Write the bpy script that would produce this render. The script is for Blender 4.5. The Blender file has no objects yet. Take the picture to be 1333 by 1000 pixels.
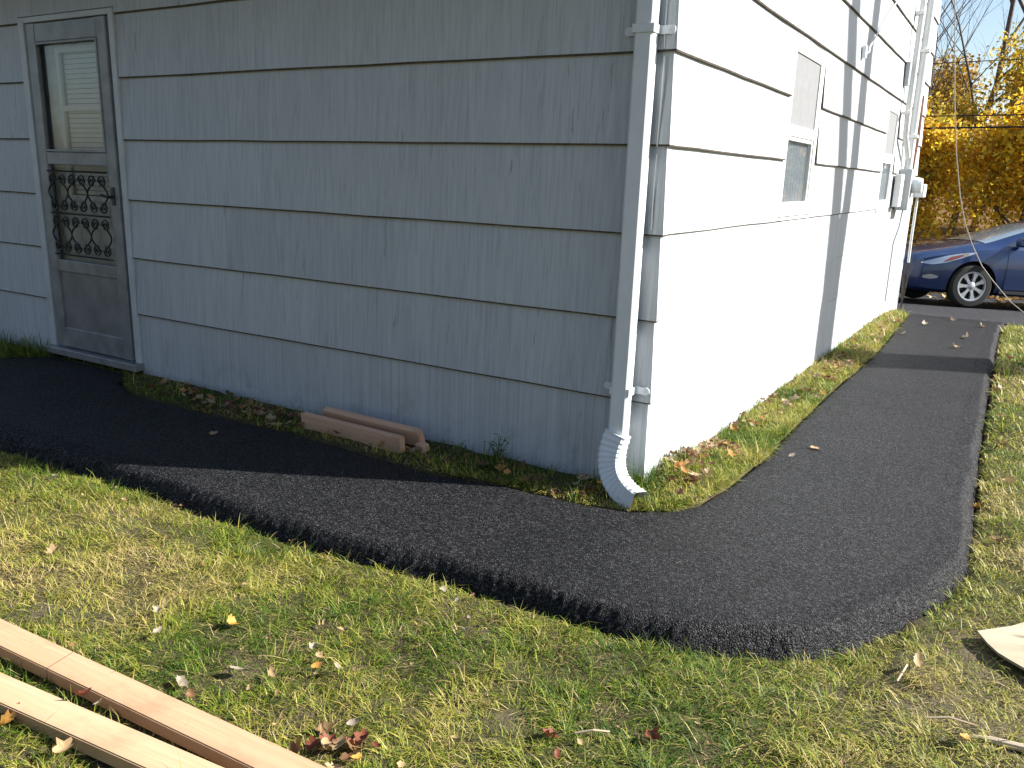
import bpy, math, random
import numpy as np
from mathutils import Matrix, Vector
random.seed(7); rng = np.random.default_rng(7)
S = bpy.context.scene; C = S.collection
rad = math.radians

# ------------------------------------------------------------------ camera
cam = bpy.data.cameras.new('camera'); co = bpy.data.objects.new('camera', cam); C.objects.link(co)
CAM = np.array([1.27229600, -3.27460536, 1.23570490])
YAW, PITCH, ROLL = -0.538917181, -0.247366426, 0.0314838778
def cam_axes():
    f = np.array([math.sin(YAW)*math.cos(PITCH), math.cos(YAW)*math.cos(PITCH), math.sin(PITCH)])
    r = np.array([math.cos(YAW), -math.sin(YAW), 0]); u = np.cross(r, f)
    return r*math.cos(ROLL)+u*math.sin(ROLL), u*math.cos(ROLL)-r*math.sin(ROLL), f
_r, _u, _f = cam_axes()
co.matrix_world = Matrix(((_r[0], _u[0], -_f[0], CAM[0]), (_r[1], _u[1], -_f[1], CAM[1]), (_r[2], _u[2], -_f[2], CAM[2]), (0, 0, 0, 1)))
cam.sensor_width = 36; cam.lens = 36*1081.71/1333; cam.clip_start = .05; cam.clip_end = 800
S.camera = co

# ------------------------------------------------------------------ light
SUN_EL, SUN_ROT = rad(33), rad(63.0)          # rotation clockwise from +Y
w = bpy.data.worlds.new('World'); S.world = w; w.use_nodes = True
nt = w.node_tree; sky = nt.nodes.new('ShaderNodeTexSky'); sky.sky_type = 'NISHITA'; sky.sun_disc = False
sky.sun_elevation = SUN_EL; sky.sun_rotation = SUN_ROT; sky.air_density = 1.0; sky.dust_density = 1.2; sky.ozone_density = 1.0
nt.links.new(sky.outputs[0], nt.nodes['Background'].inputs[0]); nt.nodes['Background'].inputs[1].default_value = .07
sl = bpy.data.lights.new('sun', 'SUN'); sl.energy = 5.0; sl.angle = rad(.53); sl.color = (1, .96, .90)
so = bpy.data.objects.new('sun', sl); C.objects.link(so)
SUND = Vector((math.sin(SUN_ROT)*math.cos(SUN_EL), math.cos(SUN_ROT)*math.cos(SUN_EL), math.sin(SUN_EL)))
so.rotation_euler = SUND.to_track_quat('Z', 'Y').to_euler(); so.location = SUND*40
S.view_settings.view_transform = 'Standard'; S.view_settings.look = 'None'; S.view_settings.gamma = 1
S.view_settings.exposure = 1.42
S.cycles.max_bounces = 8; S.cycles.transparent_max_bounces = 12; S.cycles.use_denoising = True
S.cycles.sample_clamp_indirect = 6

# ------------------------------------------------------------------ helpers
def link(o, parent=None):
    C.objects.link(o)
    if parent is not None: o.parent = parent
    return o
def tag(o, label=None, cat=None, group=None, kind=None):
    if label: o['label'] = label
    if cat: o['category'] = cat
    if group: o['group'] = group
    if kind: o['kind'] = kind
    return o
def empty(name, loc=(0, 0, 0), rz=0):
    o = bpy.data.objects.new(name, None); o.location = loc; o.rotation_euler = (0, 0, rz); o.empty_display_size = .2
    return link(o)
def mesh_obj(name, V, F, mat, parent=None, smooth=False, mi=None):
    me = bpy.data.meshes.new(name); me.from_pydata([tuple(map(float, v)) for v in V], [], F); me.update()
    for m in (mat if isinstance(mat, (list, tuple)) else [mat]): me.materials.append(m)
    if mi is not None: me.polygons.foreach_set('material_index', np.array(mi, dtype=np.int32))
    if smooth: me.polygons.foreach_set('use_smooth', np.ones(len(me.polygons), dtype=bool))
    return link(bpy.data.objects.new(name, me), parent)
def np_mesh(name, V, loops, sizes, mat, parent=None, smooth=False, attrs=None, colors=None):
    """big meshes: V (n,3), flat loop index list, polygon sizes"""
    me = bpy.data.meshes.new(name)
    V = np.asarray(V, dtype=np.float32); loops = np.asarray(loops, dtype=np.int32); sizes = np.asarray(sizes, dtype=np.int32)
    me.vertices.add(len(V)); me.vertices.foreach_set('co', V.ravel())
    me.loops.add(len(loops)); me.loops.foreach_set('vertex_index', loops)
    me.polygons.add(len(sizes)); st = np.zeros(len(sizes), dtype=np.int32); st[1:] = np.cumsum(sizes)[:-1]
    me.polygons.foreach_set('loop_start', st)
    try: me.polygons.foreach_set('loop_total', sizes)
    except Exception: pass
    for n, a in (attrs or {}).items():
        at = me.attributes.new(n, 'FLOAT', 'POINT'); at.data.foreach_set('value', np.asarray(a, dtype=np.float32))
    for n, a in (colors or {}).items():
        at = me.attributes.new(n, 'FLOAT_COLOR', 'POINT'); at.data.foreach_set('color', np.asarray(a, dtype=np.float32).ravel())
    me.materials.append(mat); me.update(calc_edges=True); me.validate()
    if smooth: me.polygons.foreach_set('use_smooth', np.ones(len(me.polygons), dtype=bool))
    return link(bpy.data.objects.new(name, me), parent)
class MB:
    def __init__(s): s.V = []; s.F = []; s.M = []
    def add(s, V, F, m=0):
        n = len(s.V); s.V += [tuple(map(float, v)) for v in V]; s.F += [tuple(n+i for i in f) for f in F]; s.M += [m]*len(F); return s
    def box(s, a, b, m=0, bev=0):
        x0, y0, z0 = a; x1, y1, z1 = b
        if bev <= 0:
            V = [(x0,y0,z0),(x1,y0,z0),(x1,y1,z0),(x0,y1,z0),(x0,y0,z1),(x1,y0,z1),(x1,y1,z1),(x0,y1,z1)]
            return s.add(V, [(0,3,2,1),(4,5,6,7),(0,1,5,4),(1,2,6,5),(2,3,7,6),(3,0,4,7)], m)
        import bmesh
        bm = bmesh.new(); bmesh.ops.create_cube(bm, size=1)
        for v in bm.verts: v.co = Vector(((x0+x1)/2+v.co.x*(x1-x0), (y0+y1)/2+v.co.y*(y1-y0), (z0+z1)/2+v.co.z*(z1-z0)))
        bmesh.ops.bevel(bm, geom=bm.edges[:], offset=bev, segments=2, affect='EDGES', profile=.5)
        bm.verts.index_update(); s.add([v.co[:] for v in bm.verts], [tuple(v.index for v in f.verts) for f in bm.faces], m); bm.free()
        return s
    def tube(s, P, r, n=8, m=0, cap=True):
        P = [Vector(p) for p in P]; R = r if isinstance(r, (list, tuple)) else [r]*len(P); base = len(s.V); up = None
        V = []
        for i, p in enumerate(P):
            t = (P[min(i+1, len(P)-1)]-P[max(i-1, 0)]).normalized()
            if up is None: up = t.orthogonal().normalized()
            a = (up-t*up.dot(t))
            a = a.normalized() if a.length > 1e-6 else t.orthogonal().normalized()
            up = a; b = t.cross(a)
            V += [p+(a*math.cos(2*math.pi*k/n)+b*math.sin(2*math.pi*k/n))*R[i] for k in range(n)]
        F = [(i*n+k, i*n+(k+1) % n, (i+1)*n+(k+1) % n, (i+1)*n+k) for i in range(len(P)-1) for k in range(n)]
        if cap: F += [tuple(range(n))[::-1], tuple((len(P)-1)*n+k for k in range(n))]
        return s.add(V, F, m)
    def lathe(s, prof, n=32, m=0, axis='y', c=(0,0,0)):
        V = []
        for k in range(n):
            a = 2*math.pi*k/n
            for r, h in prof: V.append((c[0]+r*math.cos(a), c[1]+h, c[2]+r*math.sin(a)))
        q = len(prof)
        return s.add(V, [(k*q+i, ((k+1) % n)*q+i, ((k+1) % n)*q+i+1, k*q+i+1) for k in range(n) for i in range(q-1)], m)
    def build(s, name, mat, parent=None, smooth=False):
        return mesh_obj(name, s.V, s.F, mat, parent, smooth, s.M)
def autosmooth(o, ang=35):
    me = o.data; me.polygons.foreach_set('use_smooth', np.ones(len(me.polygons), dtype=bool))
    try: me.set_sharp_from_angle(angle=rad(ang))
    except Exception: pass
    return o

# materials
class NT:
    def __init__(s, name):
        s.m = bpy.data.materials.new(name); s.m.use_nodes = True; s.t = s.m.node_tree; s.b = s.t.nodes['Principled BSDF']; s.o = s.t.nodes['Material Output']
    def n(s, typ, **k):
        x = s.t.nodes.new(typ)
        for a, v in k.items(): setattr(x, a, v)
        return x
    def l(s, a, b): s.t.links.new(a, b)
    def pos(s, scale=(1,1,1), loc=(0,0,0), obj=True):
        tc = s.n('ShaderNodeTexCoord'); mp = s.n('ShaderNodeMapping'); mp.inputs['Scale'].default_value = scale; mp.inputs['Location'].default_value = loc
        s.l(tc.outputs['Object'], mp.inputs[0]); return mp.outputs[0]
    def noise(s, scale, detail=3, rough=.55, vec=None, dist=0):
        x = s.n('ShaderNodeTexNoise'); x.inputs['Scale'].default_value = scale; x.inputs['Detail'].default_value = detail; x.inputs['Roughness'].default_value = rough; x.inputs['Distortion'].default_value = dist
        if vec is not None: s.l(vec, x.inputs['Vector'])
        return x.outputs['Fac']
    def ramp(s, fac, stops, interp='LINEAR'):
        x = s.n('ShaderNodeValToRGB'); cr = x.color_ramp; cr.interpolation = interp
        while len(cr.elements) < len(stops): cr.elements.new(.5)
        for e, (p, c) in zip(cr.elements, stops):
            e.position = p; e.color = (c[0], c[1], c[2], 1) if isinstance(c, (tuple, list)) else (c, c, c, 1)
        s.l(fac, x.inputs[0]); return x.outputs[0]
    def mix(s, fac, a, b, mode='MIX'):
        x = s.n('ShaderNodeMix', data_type='RGBA', blend_type=mode)
        if isinstance(fac, (int, float)): x.inputs[0].default_value = fac
        else: s.l(fac, x.inputs[0])
        for i, v in ((6, a), (7, b)):
            if isinstance(v, (tuple, list)): x.inputs[i].default_value = (v[0], v[1], v[2], 1)
            else: s.l(v, x.inputs[i])
        return x.outputs[2]
    def math(s, op, a, b=0.0, c=None):
        x = s.n('ShaderNodeMath', operation=op)
        for i, v in enumerate((a, b) if c is None else (a, b, c)):
            if isinstance(v, (int, float)): x.inputs[i].default_value = v
            else: s.l(v, x.inputs[i])
        return x.outputs[0]
    def bump(s, h, strength=.3, dist=.01):
        x = s.n('ShaderNodeBump'); x.inputs['Strength'].default_value = strength; x.inputs['Distance'].default_value = dist
        s.l(h, x.inputs['Height']); s.l(x.outputs[0], s.b.inputs['Normal']); return x
    def set(s, **k):
        for a, v in k.items():
            i = s.b.inputs[{'col': 'Base Color', 'rough': 'Roughness', 'metal': 'Metallic', 'spec': 'Specular IOR Level', 'coat': 'Coat Weight', 'trans': 'Transmission Weight', 'alpha': 'Alpha'}[a]]
            if isinstance(v, (int, float)): i.default_value = v
            elif isinstance(v, (tuple, list)): i.default_value = (v[0], v[1], v[2], 1)
            else: s.l(v, i)
        return s
def simple(name, col, rough=.5, metal=0, var=.12, scale=8, spec=.5, bump=0, bscale=60, coat=0):
    t = NT(name); v = t.pos(); f = t.noise(scale, 4, .6, v)
    a = tuple(c*(1-var) for c in col); b = tuple(min(1, c*(1+var)) for c in col)
    t.set(col=t.ramp(f, [(.3, a), (.7, b)]), rough=rough, metal=metal, spec=spec, coat=coat)
    if bump: t.bump(t.noise(bscale, 3, .6, v), bump, .004)
    return t.m
def glass(name, tint=(.9, .95, .95), rough=.02):
    t = NT(name); tr = t.n('ShaderNodeBsdfTransparent'); tr.inputs[0].default_value = (*tint, 1)
    gl = t.n('ShaderNodeBsdfGlossy'); gl.inputs['Roughness'].default_value = rough
    fr = t.n('ShaderNodeFresnel'); fr.inputs['IOR'].default_value = 1.5
    mx = t.n('ShaderNodeMixShader'); t.l(fr.outputs[0], mx.inputs[0]); t.l(tr.outputs[0], mx.inputs[1]); t.l(gl.outputs[0], mx.inputs[2]); t.l(mx.outputs[0], t.o.inputs[0])
    return t.m

# ---- siding: painted striated shakes
def siding_mat():
    t = NT('siding_paint'); v = t.pos((85, 85, .9)); v2 = t.pos((260, 260, 2.5)); v3 = t.pos((1, 1, 1)); v4 = t.pos((9, 9, .8)); v5 = t.pos((30, 30, 2.5))
    st = t.noise(1, 4, .65, v); st2 = t.noise(1, 2, .5, v2); big = t.noise(.9, 4, .6, v3); wide = t.noise(1, 3, .6, v4)
    base = t.ramp(st, [(.22, (.31, .335, .358)), (.5, (.46, .492, .518)), (.8, (.55, .578, .60))])
    base = t.mix(t.math('MULTIPLY', t.ramp(big, [(.35, 0), (.7, 1)]), .35), base, (.42, .435, .445))
    base = t.mix(t.math('MULTIPLY', t.ramp(wide, [(.45, 0), (.75, 1)]), .35), base, (.36, .395, .43))
    tc = t.n('ShaderNodeTexCoord'); sx3 = t.n('ShaderNodeSeparateXYZ'); t.l(tc.outputs['Object'], sx3.inputs[0])
    row = t.math('FLOOR', t.math('DIVIDE', t.math('SUBTRACT', sx3.outputs[2], .294-.3+.3), .356)); wn = t.n('ShaderNodeTexWhiteNoise', noise_dimensions='1D'); t.l(row, wn.inputs['W'])
    u = t.math('ADD', t.math('DIVIDE', t.math('ADD', sx3.outputs[0], sx3.outputs[1]), 1.22), wn.outputs['Value']); cell = t.math('FLOOR', u); fr = t.math('SUBTRACT', u, cell)
    wn2 = t.n('ShaderNodeTexWhiteNoise', noise_dimensions='1D'); t.l(t.math('ADD', t.math('MULTIPLY', cell, 7.31), t.math('MULTIPLY', row, 3.17)), wn2.inputs['W'])
    base = t.mix(1.0, base, t.ramp(wn2.outputs['Value'], [(0, (.94, .94, .94)), (1, (1.05, 1.05, 1.05))]), 'MULTIPLY')
    base = t.mix(t.math('MULTIPLY', t.math('LESS_THAN', fr, .0016), .4), base, (.10, .10, .10))
    v6 = t.pos((7, 7, 5)); spl = t.ramp(t.noise(1, 5, .75, v6), [(.50, 0), (.66, 1)]); low = t.ramp(sx3.outputs[2], [(.0, 1), (.22, 0)])
    base = t.mix(t.math('MULTIPLY', t.math('MULTIPLY', spl, low), .32), base, (.14, .125, .10))
    ch = t.ramp(t.noise(1, 3, .7, v5), [(.66, 0), (.71, 1)], 'LINEAR')
    base = t.mix(t.math('MULTIPLY', ch, .6), base, (.22, .22, .21))
    t.set(col=base, rough=.6, spec=.35)
    h = t.math('ADD', t.math('MULTIPLY', st, .7), t.math('MULTIPLY', st2, .3)); t.bump(h, .55, .004)
    return t.m
M_side = siding_mat()
M_butt = simple('weathered_butt_shade', (.075, .062, .048), .85, var=.5, scale=25)  # worn brown, kept dark to paint lip shade along butts and cut ends
M_trim = simple('trim_paint', (.46, .49, .51), .5, var=.12, scale=5, bump=.15)
M_white = simple('white_trim_paint', (.72, .72, .70), .45, var=.06, scale=5, bump=.1)
M_spout = simple('white_aluminium', (.68, .71, .73), .35, var=.05, scale=6, spec=.5)
M_alum = simple('dull_aluminium', (.21, .215, .22), .45, .2, var=.25, scale=9, bump=.1, bscale=30)
M_panel = simple('aluminium_kick_panel', (.19, .195, .20), .42, .2, var=.25, scale=5, bump=.1, bscale=20)
M_iron = simple('black_iron', (.010, .010, .011), .5, var=.2)
M_door = simple('inner_door_paint', (.70, .72, .74), .5, var=.2)
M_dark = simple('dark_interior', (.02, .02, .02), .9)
M_glass = glass('window_glass')
M_screen = simple('insect_screen', (.18, .183, .19), .8, var=.08, scale=20)
M_blind = simple('white_blind', (.78, .80, .80), .6, var=.05)
M_curtain = simple('pale_curtain', (.40, .43, .48), .8, var=.1, scale=30)
M_roof = simple('asphalt_shingle_roof', (.08, .075, .07), .9, var=.3, scale=30)
M_soffit = simple('stained_wood_soffit', (.13, .09, .06), .7, var=.3, scale=6)
M_metergrey = simple('meter_grey_paint', (.36, .38, .40), .45, var=.08)
M_rust = simple('rusty_iron', (.13, .045, .03), .8, var=.45, scale=12, bump=.4)
M_wire = simple('pale_cable_sheath', (.22, .20, .16), .6)
M_blackwire = simple('black_cable_sheath', (.012, .012, .013), .6)
M_bark = simple('grey_brown_bark', (.10, .08, .065), .9, var=.45, scale=14, bump=.8, bscale=22)

# ------------------------------------------------------------------ ground shape
OUT = np.array([(-7.5,-1.30),(-5,-1.27),(-3.6,-1.25),(-2.9,-1.235),(-2.35,-1.205),(-1.81,-1.18),(-1.29,-1.19),(-.88,-1.18),(-.54,-1.14),(-.34,-1.115),(-.09,-1.10),(.15,-1.093),(.36,-1.085),(.555,-1.05),(.723,-.972),(.88,-.885),(1.0,-.755),(1.124,-.532),(1.236,-.244),(1.302,.084),(1.300,.57),(1.284,1.127),(1.276,1.70),(1.268,2.65),(1.253,4.0),(1.248,5.61),(1.24,7.2),(1.30,8.05)])
INN = np.array([(.16,8.05),(.25,7.53),(.302,5.95),(.342,4.39),(.322,3.38),(.307,2.58),(.31,1.65),(.326,.895),(.303,.31),(.262,-.01),(.183,-.155),(.05,-.25),(-.144,-.287),(-.36,-.302),(-.56,-.31),(-.87,-.37),(-1.28,-.345),(-1.82,-.315),(-2.24,-.34),(-2.76,-.335),(-3.10,-.34),(-3.40,-.22),(-3.55,-.055),(-4.38,-.055),(-4.6,-.30),(-5.2,-.45),(-7.5,-.50)])
PATH = np.vstack([OUT, INN])
def seg_dist(P, L):
    d = np.full(len(P), 1e9)
    for a, b in zip(L[:-1], L[1:]):
        e = b-a; t = np.clip(((P-a)@e)/(e@e), 0, 1); q = P-(a+t[:, None]*e)
        d = np.minimum(d, np.hypot(q[:, 0], q[:, 1]))
    return d
def inside(P, L):
    x, y = P[:, 0], P[:, 1]; r = np.zeros(len(P), bool); n = len(L)
    for i in range(n):
        x0, y0 = L[i]; x1, y1 = L[(i+1) % n]
        if y0 == y1: continue
        c = ((y0 > y) != (y1 > y)) & (x < (x1-x0)*(y-y0)/(y1-y0)+x0); r ^= c
    return r
def vnoise(P, s, seed=0):
    """smooth value noise, -1..1"""
    P = np.asarray(P, float)[:, :2]*s; i = np.floor(P).astype(np.int64); f = P-i; f = f*f*(3-2*f)
    def h(a, b):
        v = (a*374761393+b*668265263+seed*974711) & 0x7fffffff; v = ((v ^ (v >> 13))*1274126177) & 0x7fffffff
        return ((v ^ (v >> 16)) & 0xffff)/32767.5-1
    a, b = i[:, 0], i[:, 1]
    return (h(a, b)*(1-f[:, 0])+h(a+1, b)*f[:, 0])*(1-f[:, 1])+(h(a, b+1)*(1-f[:, 0])+h(a+1, b+1)*f[:, 0])*f[:, 1]
def fbm(P, s, seed=0, o=3):
    return sum(vnoise(P, s*2**k, seed+k)*.5**k for k in range(o))
def base_z(P):
    y = P[:, 1]
    return -.1-.016*np.maximum(0, np.minimum(y, 13))-.057*np.clip(y-7, 0, 6)
def ground_z(P, dip=True):
    P = np.asarray(P, float); x, y = P[:, 0], P[:, 1]; z = base_z(P)
    near = (y < 8.6) & (x > -9) & (y > -5)
    if near.any():
        q = P[near]; ins = inside(q, PATH); d = seg_dist(q, OUT)
        outer = (~ins) & ((q[:, 1] < -.9) | (q[:, 0] > .8))
        drop = np.where(q[:, 0] > 1.15, np.clip(.045-.012*q[:, 1], .015, .05), .062)
        dz = np.where(outer, -drop, 0.)
        dz = np.where(outer, dz-.014*np.exp(-(d/.075)**2), dz); dI = seg_dist(q, INN); ringm = (~ins) & (~outer) & (dI < .05); fade = np.clip((dI-.01)/.09, 0, 1)
        if dip: dz = np.where(ins, -.085, np.where(ringm, -.010, dz))
        mound = .07*np.exp(-((q[:, 0]-.10)**2/.03+(q[:, 1]-.22)**2/.09))
        dz = dz+np.where(ins, 0, mound*fade)
        dz += np.where(outer, .010*fbm(q, 3, 5)+.006*fbm(q, 11, 9), np.where(ins, 0, .008*fbm(q, 6, 3)))
        z[near] += dz
    z = z-.06*((~near) & ((x > 1.3) | (y < -1)) & (y < 8.6))*1.0
    z = z-.05*((y > 8.05) & (y < 14) & (np.abs(x) < 15))
    hill = np.clip(y-17, 0, 40); z = z+.10*hill+.25*fbm(P, .25, 21)*np.clip((y-16)/4, 0, 1)
    return z
def gz1(x, y): return float(ground_z(np.array([[x, y]]))[0])

def axis(parts):
    out = []
    for a, b, s in parts: out += list(np.arange(a, b-1e-6, s))
    out.append(parts[-1][1]); return np.array(out)
gx = axis([(-160,-40,20),(-40,-10,3),(-10,-4,.3),(-4,2.4,.03),(2.4,6,.2),(6,12,.6),(12,40,3),(40,160,20)])
gy = axis([(-160,-40,20),(-40,-8,3),(-8,-3.2,.3),(-3.2,.8,.03),(.8,9,.08),(9,30,.4),(30,60,3),(60,160,20)])
X, Y = np.meshgrid(gx, gy); GP = np.stack([X.ravel(), Y.ravel()], 1); GZ = ground_z(GP)
nx, ny = len(gx), len(gy)
ii = np.arange(nx*ny).reshape(ny, nx); Q = np.stack([ii[:-1,:-1], ii[:-1,1:], ii[1:,1:], ii[1:,:-1]], -1).reshape(-1, 4)
DIRT = [(-1.62,-1.40,.16,.10,.9),(1.55,-.62,.30,.25,.9),(1.35,-.95,.28,.22,.7),(1.34,-.55,.10,.18,.7),(-.45,-1.87,.08,.06,.35),(.05,-1.95,.14,.08,.5),(-1.2,-1.95,.25,.12,.4),(.9,-1.22,.06,.04,.4),(.30,-1.62,.06,.05,.7)]
def dirt_amt(P):
    d = np.zeros(len(P))
    for x, y, a, b, k in DIRT: d = np.maximum(d, k*np.exp(-(((P[:, 0]-x)/a)**2+((P[:, 1]-y)/b)**2)))
    return np.clip(d*(1+.6*fbm(P, 14, 31)), 0, 1)
def ground_mat():
    t = NT('soil_and_thatch'); v = t.pos(); a = t.noise(18, 5, .7, v); b = t.noise(160, 3, .7, v); c = t.noise(1.3, 3, .6, v)
    soil = t.ramp(a, [(.3, (.025, .020, .012)), (.55, (.06, .05, .026)), (.75, (.12, .10, .05))])
    col = t.mix(t.ramp(b, [(.45, 0), (.62, 1)]), soil, (.13, .11, .055))
    col = t.mix(t.math('MULTIPLY', t.ramp(c, [(.4, 0), (.6, 1)]), .5), col, (.07, .085, .025))
    at = t.n('ShaderNodeAttribute', attribute_name='dirt'); col = t.mix(at.outputs['Fac'], col, t.ramp(b, [(.3, (.07, .054, .036)), (.7, (.21, .17, .115))]))
    at2 = t.n('ShaderNodeAttribute', attribute_name='litter'); lv = t.noise(9, 4, .8, v)
    col = t.mix(at2.outputs['Fac'], col, t.ramp(lv, [(.3, (.06, .032, .016)), (.5, (.16, .09, .04)), (.68, (.30, .19, .07))]))
    t.set(col=col, rough=.95, spec=.1); t.bump(t.math('ADD', a, b), .8, .012); return t.m
litter = np.clip((GP[:, 1]-12.5)/3, 0, 1)
gnd = np_mesh('ground', np.column_stack([GP, GZ]), Q.ravel(), np.full(len(Q), 4), ground_mat(), smooth=True, attrs={'dirt': dirt_amt(GP)*(np.abs(GP[:,0]) < 4), 'litter': litter})
tag(gnd, 'lawn soil and rising leaf covered bank', kind='structure')

# ------------------------------------------------------------------ asphalt path
def asphalt_mat(name, scale, lo, hi, bump, rough=.5, dark=0):
    t = NT(name); v = t.pos(); vo = t.n('ShaderNodeTexVoronoi', feature='F1'); vo.inputs['Scale'].default_value = scale; vo.inputs['Randomness'].default_value = 1; t.l(v, vo.inputs['Vector'])
    v2 = t.n('ShaderNodeTexVoronoi', feature='F1'); v2.inputs['Scale'].default_value = scale*2.1; t.l(v, v2.inputs['Vector'])
    sep = t.n('ShaderNodeSeparateColor'); t.l(vo.outputs['Color'], sep.inputs[0]); sp2 = t.n('ShaderNodeSeparateColor'); t.l(v2.outputs['Color'], sp2.inputs[0])
    big = t.noise(1.6, 4, .6, v)
    f = t.math('ADD', t.math('MULTIPLY', sep.outputs[0], .6), t.math('MULTIPLY', sp2.outputs[0], .4))
    col = t.ramp(f, [(0, lo*.35), (.34, lo*.8), (.50, (lo+hi)*.33), (.66, hi*.75), (.82, hi*1.5), (.95, hi*3)])
    col = t.mix(1.0, col, t.ramp(big, [(.3, (.84, .84, .86)), (.7, (1.16, 1.13, 1.13))]), 'MULTIPLY')
    col = t.mix(1.0, col, (.95, .98, 1.07), 'MULTIPLY')
    t.set(col=col, rough=t.ramp(sep.outputs[1], [(0, rough-.12), (1, rough+.25)]), spec=.15)
    h = t.math('SUBTRACT', t.math('MULTIPLY', sep.outputs[2], .6), t.math('MULTIPLY', vo.outputs['Distance'], scale*.008))
    h = t.math('ADD', h, t.math('MULTIPLY', sp2.outputs[1], .35)); t.bump(h, bump, .005); return t.m
M_asph = asphalt_mat('fresh_asphalt', 175, .004, .033, .65)
st = .0085
ax = np.arange(-6.2, 1.36, st); ay = np.arange(-1.36, 8.06, st)
X, Y = np.meshgrid(ax, ay); P = np.stack([X.ravel(), Y.ravel()], 1); keep = inside(P, PATH)
nx, ny = len(ax), len(ay); K = keep.reshape(ny, nx)
qk = K[:-1,:-1] | K[:-1,1:] | K[1:,1:] | K[1:,:-1]
use = np.zeros((ny, nx), bool); use[:-1,:-1] |= qk; use[:-1,1:] |= qk; use[1:,1:] |= qk; use[1:,:-1] |= qk
idx = -np.ones((ny, nx), np.int64); idx[use] = np.arange(use.sum())
pp = P[use.ravel()]; d_o = seg_dist(pp, OUT); d_i = seg_dist(pp, INN); ins = inside(pp, PATH)
d_o = np.where(ins, d_o, 0); d_i = np.where(ins, d_i, 0)
wob = 1+.16*fbm(pp, 4, 41); rough_e = fbm(pp, 70, 43, 2)
wo = np.where(pp[:, 0] > 1.1, .070, .082)*wob                       # width of the outer slope
so_ = np.clip(d_o/wo, 0, 1); si = np.clip(d_i/(.035*wob), 0, 1)
prof = np.sin(so_*math.pi/2)**.95; profi = np.sin(si*math.pi/2)
top = base_z(pp)+.004*fbm(pp, 2.2, 47)
top += .012*np.clip(1-np.abs(pp[:, 1]+.3)/.5, 0, 1)*0
z = top-(1-prof)*(.118)-(1-profi)*.022
edge = np.clip(1.25-so_, 0, 1)*(d_o < .16)
z += edge*.0028*rough_e+edge*.0075*(rng.random(len(pp))-.5)*2+.0012*(rng.random(len(pp))-.5)*np.clip(.3+edge, 0, 1)
zz = np.column_stack([pp, z])
zz[:, :2] += ((rng.random((len(pp), 2))-.5)*.006)*edge[:, None]
qi = np.stack([idx[:-1,:-1], idx[:-1,1:], idx[1:,1:], idx[1:,:-1]], -1)[qk]
path = np_mesh('asphalt_path', zz, qi.ravel(), np.full(len(qi), 4), M_asph, smooth=False)
path.data.polygons.foreach_set('use_smooth', np.ones(len(path.data.polygons), dtype=bool))
tag(path, 'fresh black asphalt path curving round the house corner', kind='structure')
# loose crumbs of asphalt along the raw edge are part of the path's own surface
dx = axis([(-14, .05, 1.), (.05, 1.4, .3), (1.4, 16, 1.)]); dy = np.arange(7.95, 14.2, .25)
X, Y = np.meshgrid(dx, dy); P = np.stack([X.ravel(), Y.ravel()], 1)
cur = np.where(Y < 7.96, .0, 0); nx, ny = len(dx), len(dy)
ii = np.arange(nx*ny).reshape(ny, nx); Qd = np.stack([ii[:-1,:-1], ii[:-1,1:], ii[1:,1:], ii[1:,:-1]], -1).reshape(-1, 4)
cx = P[Qd].mean(1); Qd = Qd[~((cx[:, 0] < 0) & (cx[:, 1] < 8.7))]
drv = np_mesh('driveway', np.column_stack([P, base_z(P)-.006]), Qd.ravel(), np.full(len(Qd), 4), asphalt_mat('old_asphalt', 130, .018, .06, .4, .65), smooth=True)
tag(drv, 'worn asphalt driveway behind the house', kind='structure')

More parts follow.
